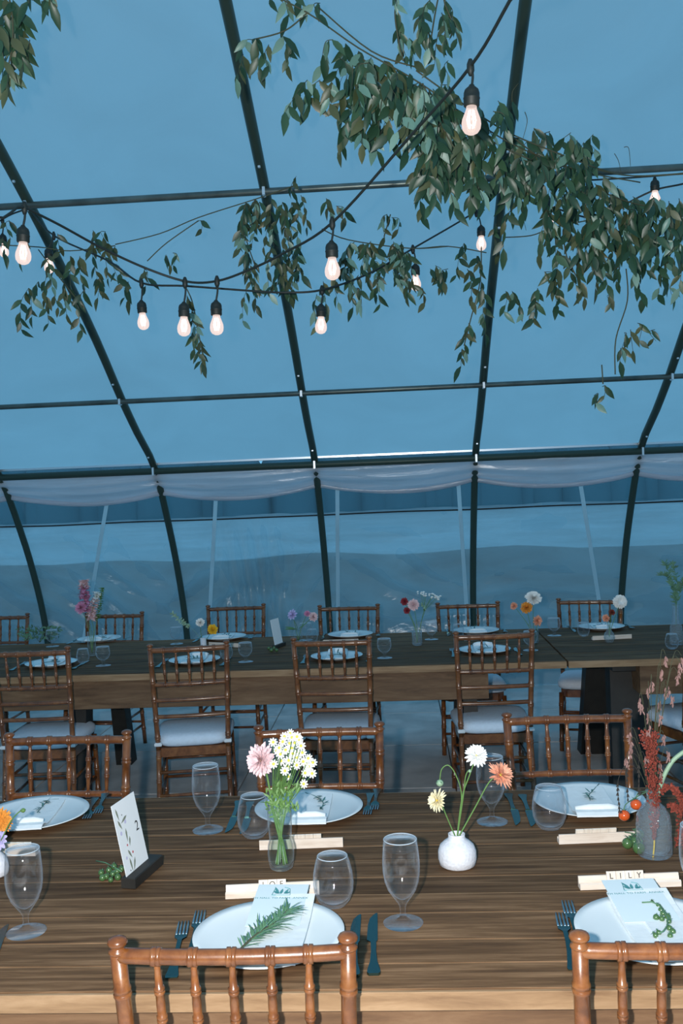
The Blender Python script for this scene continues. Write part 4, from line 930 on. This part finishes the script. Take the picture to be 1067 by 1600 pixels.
for i in range(60): b.blade(P[int(rnd.uniform(.45, 1)*(len(P)-1))], (rnd.uniform(-1, 1), rnd.uniform(-1, 1), rnd.uniform(-.6, 1)), .022, .007, (0, -1, 0))
b.build('leaves', 'palestem', flat_t, kind='stuff')
v3 = small_vase('clear vase with lilac flowers beside the distant card', 466, 1004, .026, .09)
flower('small_bloom', 'lilac bloom on the back table', v3+Vector((0, 0, .015)), [v3+Vector((0, 0, .015)), onY(463, 985, v3.y), onY(457, 961, v3.y)], .036, (-.4, -.8, .5), 10, 3, 'lilac', None, W2=.45)
flower('small_bloom', 'blush white bloom right of the lilac bloom', v3+Vector((0, 0, .015)), [v3+Vector((0, 0, .015)), onY(472, 980, v3.y), onY(489, 964, v3.y)], .032, (.5, -.8, .3), 14, 5, 'pink', None, W2=.4)
flower('small_bloom', 'small mauve bloom between the lilac and blush blooms', v3+Vector((0, 0, .015)), [v3+Vector((0, 0, .015)), onY(471, 980, v3.y), onY(480, 959, v3.y)], .022, (0, -.9, .4), 12, 4, 'mauve', None, W2=.4)
t = thing('greenery', 'broad green leaves under the lilac flowers', 'greenery', v3+Vector((0, 0, .08)))
for d_ in ((-1, -.2, .15), (-.9, -.4, .35), (.6, -.3, .5), (-.2, -.5, 1)): MB().blade((0, 0, 0), d_, .085, .022, (0, -.4, 1)).build('leaf', 'stem', t)
v4 = small_vase('clear cylinder glass vase with lace flowers', 652, 1008, .029, .085, mat='ribbed')
flower('small_bloom', 'round blush bloom above the cylinder vase', v4+Vector((0, 0, .015)), [v4+Vector((0, 0, .015)), onY(651, 975, v4.y), onY(646, 945, v4.y)], .036, (-.1, -.95, .2), 18, 6, 'pink', None, W2=.35)
flower('small_bloom', 'upper dark wine red bloom left of the blush bloom', v4+Vector((0, 0, .015)), [v4+Vector((0, 0, .015)), onY(648, 978, v4.y), onY(632, 940, v4.y)], .026, (-.3, -.9, .2), 12, 5, 'wine', None, W2=.45)
flower('small_bloom', 'lower dark wine red bloom left of the blush bloom', v4+Vector((0, 0, .015)), [v4+Vector((0, 0, .015)), onY(648, 980, v4.y), onY(636, 954, v4.y)], .022, (-.3, -.9, .2), 12, 5, 'wine', None, W2=.45)
def lace(label, v, x0, x1, y0, y1, neck, n=46, mat='white', R_=.007):
    o_ = v+Vector((0, 0, .015)); t = thing('lace_flower', label, 'flower', o_); b = MB(); st = MB(); nk = onY(*neck, v.y)-o_
    st.tube(catmull([Vector((0, 0, 0)), nk*.5, nk], 5), .0014, 5)
    for i in range(n):
        q = rnd.random(); p = onY(x0+(x1-x0)*q, y0+(y1-y0)*q+rnd.uniform(-4, 4), v.y+rnd.uniform(-.03, .03))-o_; b.ball(p, R_*rnd.uniform(.7, 1.2), 6, .6)
        if i % 3 == 0: st.tube([nk, nk.lerp(p, .7), p], .0006, 4)
    b.build('florets', mat, t, kind='stuff'); st.build('stalks', 'stem', t, kind='stuff')
lace('flat white lace flower head high above the cylinder vase', v4, 652, 688, 926, 934, (662, 955))
lace('small green seed cluster right of the blush bloom', v4, 658, 666, 944, 952, (658, 972), 12, 'palestem')
v5 = small_vase('clear vase with orange flowers hidden behind a chair post', 834, 1004, .028, .11)
flower('small_bloom', 'bright orange bloom, largest orange one on the back table', v5+Vector((0, 0, .015)), [v5+Vector((0, 0, .015)), onY(828, 975, v5.y), onY(822.5, 950, v5.y)], .038, (-.1, -.9, .45), 16, 6, 'orange', None, W2=.35)
flower('small_bloom', 'small apricot bloom left of the bright orange one', v5+Vector((0, 0, .015)), [v5+Vector((0, 0, .015)), onY(824, 975, v5.y), onY(803, 947, v5.y)], .024, (-.5, -.8, .3), 12, 4, 'coral', None, W2=.45)
flower('small_bloom', 'broad creamy white bloom above the orange flowers', v5+Vector((0, 0, .015)), [v5+Vector((0, 0, .015)), onY(833, 965, v5.y), onY(833, 936, v5.y)], .050, (.1, -.7, .7), 24, 5, 'white', None, W2=.3)
flower('small_bloom', 'coral pink bloom low right of the orange flowers', v5+Vector((0, 0, .015)), [v5+Vector((0, 0, .015)), onY(838, 990, v5.y), onY(839, 970, v5.y)], .034, (.4, -.85, .2), 12, 4, 'coral', None, W2=.4)
v6 = small_vase('round clear bud vase on the back right table', 952, 1003, .031, .095, 'bulb', 'ribbed', 'bud_vase')
flower('small_bloom', 'round white flower ball over the bud vase', v6+Vector((0, 0, .03)), [v6+Vector((0, 0, .03)), onY(957, 975, v6.y), onY(969, 940, v6.y)], .045, (0, -.95, .2), 26, 8, 'white', None, W2=.3, cup=-.6)
flower('small_bloom', 'rusty coral bloom just above the neck of the bud vase', v6+Vector((0, 0, .03)), [v6+Vector((0, 0, .03)), onY(951, 980, v6.y), onY(947, 966, v6.y)], .024, (-.5, -.8, .2), 12, 4, 'coral', None, W2=.4)
flower('small_bloom', 'small rust bloom between the coral bloom and the white ball', v6+Vector((0, 0, .03)), [v6+Vector((0, 0, .03)), onY(953, 975, v6.y), onY(956, 957, v6.y)], .020, (.3, -.8, .5), 12, 4, 'rust', None, W2=.4)
v7 = small_vase('tall milky glass bottle vase near the right edge of the back table', 1057, 1007, .036, .22, 'bottle', 'ribbed', 'bottle_vase')
t = thing('greenery', 'tall feathery greenery in the milky bottle vase', 'greenery', v7+Vector((0, 0, .1)))
o_ = v7+Vector((0, 0, .1))
for k, path in enumerate((((1056, 950), (1053, 915), (1038, 878)), ((1056, 950), (1058, 910), (1050, 880)), ((1057, 945), (1064, 920), (1072, 905)), ((1055, 940), (1045, 905), (1030, 898)))):
    b = MB(); P = catmull([Vector((0, 0, 0))]+[onY(x, y, v7.y)-o_ for x, y in path], 9); b.tube(P, .0014, 4)
    for i in range(60): b.blade(P[int(rnd.uniform(.4, 1)*(len(P)-1))], (rnd.uniform(-1, 1), rnd.uniform(-.6, .6), rnd.uniform(0, 1)), rnd.uniform(.02, .035), .006, (0, -1, 0))
    b.build('frond', 'herb', t, kind='stuff')
t = thing('greenery', 'low mound of green foliage at the left of the back table', 'greenery', at(62, 1004))
b = MB()
for i in range(150):
    p = Vector((rnd.uniform(-.14, .13), rnd.uniform(-.04, .04), rnd.uniform(.02, .10))); b.blade(p, (rnd.uniform(-1, 1), rnd.uniform(-1, 1), rnd.uniform(-.3, 1)), .028, .010, (0, -1, .5))
b.build('leaves', 'herb', t, kind='stuff')
b = MB()
for i in range(14): b.tube([(0, 0, 0), (rnd.uniform(-.05, .05), 0, .05), (rnd.uniform(-.13, .12), rnd.uniform(-.03, .03), .11)], .001, 4)
b.build('stalks', 'twig', t, kind='stuff')
# distant card
p = at(436, 1011); t = thing('card_stand', 'distant white card on edge beside the lilac flowers', 'card', p, math.radians(72))
MB().box((0, 0, .010), (.13, .03, .02), ch=.002).build('block', 'dark', t)
c = MB().box((0, 0, .08), (.11, .002, .155)).build('card', 'lilac', t); c.data.materials[0] = MT['card']; c.location = (0, 0, .012); c.rotation_euler = (math.radians(-9), 0, 0)
# ------------------------------------------------------------------ string lights
sock_me = MB().lathe([(.0001, .0), (.006, .0), (.008, -.004), (.017, -.012), (.0195, -.020), (.0195, -.030), (.0205, -.031), (.0205, -.034), (.0195, -.035), (.0195, -.050), (.018, -.052), (.0001, -.052)], 14).mesh('socket', 'black', True)
bulb_me = MB().lathe([(.0125, -.050), (.0130, -.058), (.0175, -.070), (.0225, -.083), (.0240, -.094), (.0225, -.106), (.0165, -.115), (.008, -.1195), (.0001, -.1205)], 16).mesh('bulb', 'bulb', True)
fb_ = MB()
for k in range(6):
    a = k*1.047; fb_.tube([(.006*math.cos(a), .006*math.sin(a), -.062), (.011*math.cos(a), .011*math.sin(a), -.085), (.006*math.cos(a), .006*math.sin(a), -.104)], .0012, 4)
fil_me = fb_.mesh('filament', 'filament')
def glassbulb():
    mt = bpy.data.materials.new('warm_bulb_glass'); mt.use_nodes = True; t = mt.node_tree; t.nodes.clear(); N = t.nodes.new; L = t.links.new
    out = N('ShaderNodeOutputMaterial'); tr = N('ShaderNodeBsdfTransparent'); em = N('ShaderNodeEmission'); gl = N('ShaderNodeBsdfGlossy'); gl.inputs['Roughness'].default_value = .08
    em.inputs[0].default_value = (1, .79, .72, 1); em.inputs[1].default_value = 1.12
    a = N('ShaderNodeMixShader'); a.inputs[0].default_value = .62; L(tr.outputs[0], a.inputs[1]); L(em.outputs[0], a.inputs[2])
    c = N('ShaderNodeMixShader'); c.inputs[0].default_value = .06; L(a.outputs[0], c.inputs[1]); L(gl.outputs[0], c.inputs[2]); L(c.outputs[0], out.inputs[0]); return mt
MT['bulbglass'] = glassbulb(); bulb_me.materials[0] = MT['bulbglass']
def string(label, path, bulbs, r=.0042, sagn=6):
    """path: (px, py, depth); bulbs: (px of hook, py of hook, depth, px bulb, py bulb)"""
    P = [dep(*q) if isinstance(q, tuple) else q for q in path]; o_ = P[0].copy(); t = thing('string_light', label, 'string light', o_)
    MB().tube(catmull([p-o_ for p in P], sagn), r, 7).build('cable', 'black', t, True)
    for hx, hy, d_, sx_, sy_ in bulbs:
        h = dep(hx, hy, d_)-o_; b_ = dep(sx_, sy_, d_)-o_     # b_: centre of the glass
        top = b_+Vector((0, 0, .088))
        MB().lathe([(.0045, .018), (.009, .006), (.0095, -.010), (.005, -.022)], 8, h).build('junction', 'black', t, True)
        MB().tube(catmull([h, h.lerp(top, .5)+Vector((.004, 0, 0)), top-Vector((0, 0, .004))], 4), .0035, 6).build('lead', 'black', t, True)
        s = link('socket', sock_me, t, top); s.rotation_euler = (rnd.uniform(-.05, .05), rnd.uniform(-.05, .05), 0)
        bl = link('bulb', bulb_me, s); link('filament', fil_me, s)
string('string of lit bulbs crossing nearest, from the top edge down to the left', [Vector((.578, 1.4, 4.06)), (900, -190, 1.75), (797, 0, 2.10), (735, 104, 2.35), (640, 214, 2.65), (519, 348, 2.95), (440, 397, 3.15), (388, 422, 3.25), (339, 439, 3.32), (292, 440, 3.38), (230, 420, 3.35), (160, 388, 3.25), (94, 352, 3.1), (39, 324, 2.95), (-80, 260, 2.7), Vector((-1.80, 2.2, 3.99))],
       [(735, 104, 2.35, 739, 189), (519, 348, 2.95, 519.5, 421), (339, 439, 3.32, 339, 509), (289, 441, 3.38, 289, 511), (38, 324, 2.95, 38, 397)])
string('string of lit bulbs tied to the left hoop and dipping along the middle', [(46, 326, 4.75), (84, 368, 4.5), (170, 408, 4.15), (221, 442, 3.9), (292, 447, 3.85), (400, 455, 3.82), (445, 457, 3.8), (503, 453, 3.82), (575, 428, 4.0), (644, 389, 4.25), (744, 330, 4.55), (783, 296, 4.78)],
       [(84, 368, 4.5, 77, 416), (221, 442, 3.9, 222, 503), (503, 453, 3.85, 503, 509), (645, 389, 4.25, 650, 443), (744, 332, 4.55, 752.5, 381)])
string('string of lit bulbs running up to the left edge from the left hoop', [(44, 326, 4.72), (20, 334, 4.8), (-2, 346, 4.9), (-60, 380, 5.0), Vector((-2.96, 4.9, 3.05))], [(4, 344, 4.9, 5, 392)])
string('string of lit bulbs tangled in leaves toward the right edge', [(783, 300, 4.72), (820, 310, 4.5), (857, 322, 4.4), (932, 342, 4.3), (973, 321, 4.25), (1023, 297, 4.2), (1075, 285, 4.2), (1140, 260, 4.3), Vector((1.75, 4.7, 3.14))], [(857, 312, 4.42, 857, 341), (1023, 282, 4.2, 1024, 311)])
MB().tube(catmull([dep(660, 292, 4.55)-Vector((0, 0, .02)), dep(784, 286, 4.62), dep(930, 281, 4.5), dep(1075, 270, 4.45), Vector((1.75, 4.7, 3.16))], 5), .004, 6).build('spare_cable', 'black', smooth=True, label='dark bare cable strung along the upper purlin at the right', cat='cable')
# ------------------------------------------------------------------ leafy vines
leaf_me = {}
for key, mm in (('a', 'leaf'), ('b', 'leafpale'), ('c', 'leafdry')):
    for q, (L_, W2, dr, fo) in enumerate(((.080, .029, .18, .25), (.074, .025, .30, .4), (.066, .027, .08, .15))):
        leaf_me[key, q] = MB().blade((0, 0, 0), (0, 0, -1), L_, W2, (0, -1, 0), fo, dr, seg=(0, .06, .25, .5, .75, 1), wid=(.06, .25, .85, 1, .62, .02)).mesh('leaf', mm, True)
VG = 'leafy vines hung under the tent roof'
def vine(label, stems, sprays, scale=1.0, pale=.12, dry=.12):
    """stems: lists of (px,py,depth); sprays: (px,py,depth,length_px_down,dx_px,n)"""
    o_ = dep(*stems[0][0]); t = thing('leafy_vine', label, 'vine', o_, 0, VG); sb = MB()
    for s in stems: sb.tube(catmull([dep(*q)-o_ for q in s], 5), .0026, 5)
    n = 0; pts = []
    for (px, py, d_, ln, dx, k) in sprays:
        a = dep(px, py, d_); e = dep(px+dx, py+ln, d_+rnd.uniform(-.12, .12))
        mid = a.lerp(e, .5) + Vector((rnd.uniform(-.02, .02), rnd.uniform(-.05, .05), .02 if ln > 0 else 0))
        P = catmull([a-o_, mid-o_, e-o_], 6); sb.tube(P, [.0015-.0008*i/len(P) for i in range(len(P))], 4)
        for i in range(k):
            q = (i+.6)/k; p = P[min(len(P)-1, int(q*len(P)))]; pts.append((p, i)); n_extra = 0
    for p, i in pts:
        if n >= 298: break
        r_ = rnd.random(); key = 'b' if r_ < pale else ('c' if r_ < pale+dry else 'a')
        o = link('leaf', leaf_me[key, rnd.randrange(3)], t, p)
        tilt = rnd.uniform(.1, 1.0); az = rnd.uniform(0, 6.283) if i % 3 else (0 if i % 2 else math.pi)
        o.rotation_euler = Euler((rnd.uniform(-.5, .5), (1 if i % 2 else -1)*rnd.uniform(.05, .85), rnd.uniform(-.9, .9)), 'XYZ'); s = scale*rnd.uniform(.7, 1.12); o.scale = (s, s, s); n += 1
    sb.build('stems', 'twig', t, True, kind='stuff'); return n
def fill(n, x0, y0, x1, y1, d_, ln=45, dx=18, k=6, slope=0.0, jit=.15):
    out = []
    for i in range(n):
        q = rnd.random(); x = x0+(x1-x0)*q; y = y0+(y1-y0)*rnd.random() + slope*(x-x0)
        out.append((x, y, d_+rnd.uniform(-jit, jit), ln*rnd.uniform(.5, 1.2), rnd.uniform(-dx, dx)-4, k))
    return out
vine('dense leafy vine hanging under the top centre of the roof',
     [[(400, -20, 3.2), (480, 20, 3.15), (560, 75, 3.1), (640, 120, 3.05), (700, 160, 3.05)], [(498, 12, 3.15), (580, 80, 3.1), (650, 105, 3.1)], [(480, 20, 3.15), (445, 48, 3.2), (395, 62, 3.25)]],
     [(395, 62, 3.25, 28, -20, 5), (400, 60, 3.25, 50, 6, 5), (440, 55, 3.2, 45, 8, 7), (420, 70, 3.25, 35, 0, 4), (380, 85, 3.25, 40, -12, 5), (450, 0, 3.2, 25, 2, 4), (460, -8, 3.2, 20, 22, 4), (500, 5, 3.2, 18, -4, 3), (430, -15, 3.2, 18, -10, 3)]
     + [(520, 62, 3.1, 40, -18, 6), (540, 68, 3.1, 60, -22, 8), (560, 80, 3.1, 55, 5, 8), (500, 125, 3.1, 40, -18, 6), (480, 125, 3.1, 50, -35, 8), (520, 130, 3.1, 35, -5, 5), (535, 140, 3.1, 42, 0, 7), (560, 120, 3.1, 60, 5, 8), (545, 190, 3.1, 42, -14, 8), (560, 190, 3.1, 35, 6, 6), (590, 190, 3.1, 45, -2, 7), (575, 150, 3.1, 55, 10, 8), (600, 95, 3.1, 60, 0, 8), (620, 110, 3.05, 70, 4, 9), (640, 115, 3.05, 90, -5, 10), (610, 150, 3.05, 70, 0, 9), (655, 130, 3.05, 60, 10, 8), (530, 90, 3.1, 50, 10, 6), (580, 90, 3.1, 40, -10, 6)]
     + fill(30, 540, 80, 680, 130, 3.08, 60, 22, 6, .35), pale=.30)
vine('second leafy vine layered over the garland from the top centre to the right',
     [[(560, 90, 3.2), (640, 130, 3.2), (720, 175, 3.25), (800, 225, 3.35), (900, 265, 3.5), (1000, 285, 3.6)]],
     fill(12, 560, 90, 660, 140, 3.2, 60, 24, 6, .3) + fill(8, 660, 150, 800, 240, 3.25, 60, 24, 6, .25) + fill(12, 790, 230, 960, 330, 3.5, 60, 24, 7), pale=.2)
vine('leafy vine strands dangling at the top edge right of centre',
     [[(640, -30, 3.0), (618, 10, 3.0), (622, 60, 3.0), (630, 95, 3.0)], [(690, -30, 3.0), (680, 20, 3.0), (672, 70, 3.0)], [(740, -30, 3.0), (695, -8, 3.0), (705, 30, 3.0)]],
     [(620, 15, 3.0, 40, 2, 5), (625, 50, 3.0, 40, 10, 5), (640, 60, 3.0, 40, 8, 5), (655, 20, 3.0, 45, -4, 7), (660, 40, 3.0, 35, 10, 6), (690, 20, 3.0, 50, 6, 7), (700, 25, 3.0, 35, 14, 6), (672, 0, 3.0, 35, -14, 7), (695, 0, 3.0, 40, 10, 7), (685, 50, 3.0, 50, -6, 6), (618, -10, 3.0, 20, 2, 3), (700, 95, 3.0, 22, 0, 3)], .8)
vine('thick leafy garland crossing the hoop right of the nearest bulb',
     [[(650, 110, 3.05), (720, 160, 3.1), (790, 205, 3.2), (860, 235, 3.3), (930, 262, 3.4)], [(690, 150, 3.1), (760, 215, 3.2), (830, 250, 3.3)], [(660, 130, 3.0), (700, 215, 3.05), (730, 260, 3.1)]],
     fill(42, 655, 120, 790, 240, 3.12, 55, 24, 6, .25) + [(690, 200, 3.1, 75, -20, 9), (680, 270, 3.1, 50, -8, 8), (700, 280, 3.1, 45, 10, 7), (670, 290, 3.1, 45, -14, 7), (740, 270, 3.15, 45, 0, 7), (730, 240, 3.15, 50, 10, 7), (800, 160, 3.2, -30, 10, 4), (820, 175, 3.2, 45, -4, 7), (720, 220, 3.1, 60, -8, 8)])
vine('dense mass of leafy vine on the right below the upper purlin',
     [[(790, 205, 3.3), (860, 255, 3.4), (930, 265, 3.5), (990, 275, 3.6), (1080, 270, 3.6)], [(788, 371, 4.2), (830, 368, 4.1), (866, 355, 4.0), (932, 342, 3.8)], [(860, 235, 3.4), (880, 300, 3.5), (900, 370, 3.6)]],
     fill(34, 790, 195, 930, 260, 3.4, 60, 22, 6, .1) + fill(16, 860, 300, 930, 360, 3.5, 55, 20, 6) + [(800, 280, 3.6, 60, -10, 6), (810, 310, 3.6, 50, 12, 6), (960, 240, 3.5, 30, 10, 6), (975, 230, 3.5, 30, 10, 6)], .95)
vine('dense mass of leafy vine at the right edge under the upper purlin',
     [[(930, 262, 3.5), (990, 275, 3.6), (1100, 270, 3.6)], [(940, 300, 3.5), (1000, 320, 3.6), (1090, 330, 3.6)]],
     fill(34, 930, 290, 1067, 360, 3.55, 65, 20, 7) + [(955, 400, 3.6, 45, -6, 7), (1000, 410, 3.6, 55, 4, 8), (1020, 410, 3.6, 50, 8, 7), (1045, 400, 3.6, 60, 4, 8), (1062, 390, 3.6, 60, 0, 8), (940, 380, 3.6, 50, -10, 7), (960, 420, 3.6, 22, 2, 3)], .95)
vine('leafy vine strands trailing below the right hand mass',
     [[(880, 360, 3.6), (885, 400, 3.6), (905, 440, 3.6)], [(978, 420, 3.7), (980, 470, 3.7), (962, 530, 3.7), (961, 585, 3.7)], [(940, 570, 3.7), (942, 600, 3.7)], [(752, 385, 4.0), (750, 440, 4.0), (735, 500, 4.0), (725, 540, 4.0)]],
     [(870, 390, 3.6, 45, -6, 6), (890, 400, 3.6, 55, 14, 8), (905, 410, 3.6, 55, 8, 7), (850, 425, 3.6, 20, 14, 4), (840, 450, 3.7, 45, -8, 7), (862, 440, 3.7, 45, 10, 7), (870, 420, 3.6, 45, 4, 6), (925, 395, 3.6, 55, 5, 7), (790, 455, 3.8, 35, -4, 5), (800, 455, 3.8, 35, 18, 6), (830, 470, 3.8, 30, 4, 4),
      (735, 510, 4.0, 40, -8, 6), (722, 545, 4.0, 30, -2, 4), (732, 505, 4.0, 25, 6, 4), (725, 380, 4.0, 50, -12, 8), (745, 400, 4.0, 50, 8, 8), (730, 420, 4.0, 50, 6, 7), (750, 450, 4.0, 45, 6, 6), (755, 480, 4.0, 45, 4, 5), (672, 420, 4.0, 25, 18, 6), (700, 420, 4.0, 22, -6, 3), (775, 350, 4.0, 45, 6, 6),
      (985, 515, 3.7, 35, 4, 3), (975, 520, 3.7, 25, -4, 3), (970, 545, 3.7, 22, -2, 3), (996, 505, 3.7, 30, 2, 3), (1023, 515, 3.7, 18, 2, 2), (955, 460, 3.7, 18, 2, 2), (928, 618, 3.7, 14, 2, 3), (941, 604, 3.7, 20, 2, 2)], .85, .06, .3)
vine('leafy vine behind the middle bulbs at the centre of the roof',
     [[(180, 382, 4.3), (250, 365, 4.3), (310, 340, 4.25), (400, 311, 4.2), (460, 290, 4.2)], [(400, 311, 4.2), (380, 350, 4.2), (400, 420, 4.2)], [(503, 358, 4.0), (545, 375, 4.1), (640, 388, 4.2), (700, 385, 4.3), (760, 395, 4.3)], [(230, 408, 4.25), (260, 380, 4.25), (310, 345, 4.25)]],
     fill(14, 380, 310, 470, 330, 4.2, 75, 12, 8) + fill(12, 385, 380, 470, 420, 4.2, 60, 14, 7) + [(455, 300, 4.2, -25, 8, 4), (470, 305, 4.15, 50, 10, 6), (510, 310, 4.1, 30, 10, 6), (525, 322, 4.1, 20, 14, 4), (385, 455, 4.2, 50, -6, 5), (400, 440, 4.2, 40, 0, 5), (310, 345, 4.25, 18, 4, 2), (270, 395, 4.25, 22, 0, 3), (225, 420, 4.2, 30, 2, 4), (258, 400, 4.2, 15, 8, 3)],
     .85, .14, .35)
vine('leafy vine right of the middle bulbs ending at the bulb by the hoop',
     [[(503, 358, 4.05), (545, 375, 4.1), (640, 388, 4.2), (700, 385, 4.3)], [(610, 335, 4.1), (600, 370, 4.1)], [(560, 450, 4.1), (545, 470, 4.1)]],
     fill(20, 535, 375, 640, 410, 4.12, 45, 16, 7) + [(605, 335, 4.1, 35, -4, 6), (612, 340, 4.1, 20, 10, 4), (560, 430, 4.1, 50, -8, 6), (555, 450, 4.1, 30, 10, 5), (590, 430, 4.1, 45, 4, 6), (630, 420, 4.1, 45, 4, 5), (660, 450, 4.1, 25, 4, 4), (495, 460, 4.0, 50, 0, 6), (505, 440, 4.0, 50, 6, 6), (680, 415, 4.15, 22, 10, 5), (525, 440, 4.0, 35, 4, 5)], .85, .3, .2)
vine('leafy vine strand hanging under the pair of bulbs left of centre',
     [[(285, 440, 4.0), (300, 470, 4.0), (310, 520, 4.0), (320, 570, 4.0)]],
     [(292, 462, 4.0, 30, 4, 5), (300, 485, 4.0, 35, 8, 6), (308, 510, 4.0, 35, -4, 6), (312, 530, 4.0, 40, 8, 7), (318, 550, 4.0, 25, 2, 5)], .85, .1, .3)
vine('leafy vine draped around the left hoop below the purlin',
     [[(-20, 382, 4.3), (60, 386, 4.3), (110, 392, 4.3), (180, 384, 4.3)], [(60, 390, 4.3), (90, 430, 4.3), (130, 480, 4.3)]],
     [(15, 345, 4.3, 30, 2, 4), (5, 370, 4.3, 30, 4, 5), (30, 370, 4.3, 40, 0, 4), (90, 365, 4.3, 30, 4, 4), (45, 450, 4.3, 65, -12, 9), (60, 440, 4.3, 55, -10, 8), (75, 400, 4.3, 55, -8, 8), (85, 420, 4.3, 60, 6, 8), (110, 400, 4.3, 70, 0, 9), (100, 440, 4.3, 50, 4, 7), (130, 455, 4.3, 60, -2, 8), (125, 400, 4.3, 50, 8, 7), (150, 375, 4.3, 60, 2, 8), (165, 380, 4.3, 55, 4, 8), (180, 385, 4.3, 50, 4, 7), (185, 420, 4.3, 45, 10, 6), (155, 430, 4.3, 35, -2, 6), (70, 460, 4.3, 45, 6, 6), (145, 360, 4.3, 25, 2, 4), (165, 362, 4.3, 25, 8, 4), (200, 440, 4.3, 30, 2, 4)], .9, .08, .4)
vine('leafy vine strand hanging in the upper left corner',
     [[(-10, -40, 2.7), (15, 0, 2.7), (20, 60, 2.7), (12, 110, 2.7)], [(10, -30, 2.7), (55, -15, 2.7), (75, -10, 2.7)]],
     [(8, -5, 2.7, 55, 2, 7), (20, 0, 2.7, 60, 4, 8), (28, 20, 2.7, 60, 4, 8), (5, 40, 2.7, 55, 2, 7), (18, 60, 2.7, 60, -2, 8), (30, 55, 2.7, 45, 6, 6), (12, 100, 2.7, 38, 0, 6), (45, -15, 2.7, 20, 0, 4), (62, -15, 2.7, 18, 2, 3), (78, -15, 2.7, 18, 0, 3), (46, 72, 2.7, 22, -2, 2)], 1.0, .05, .25)
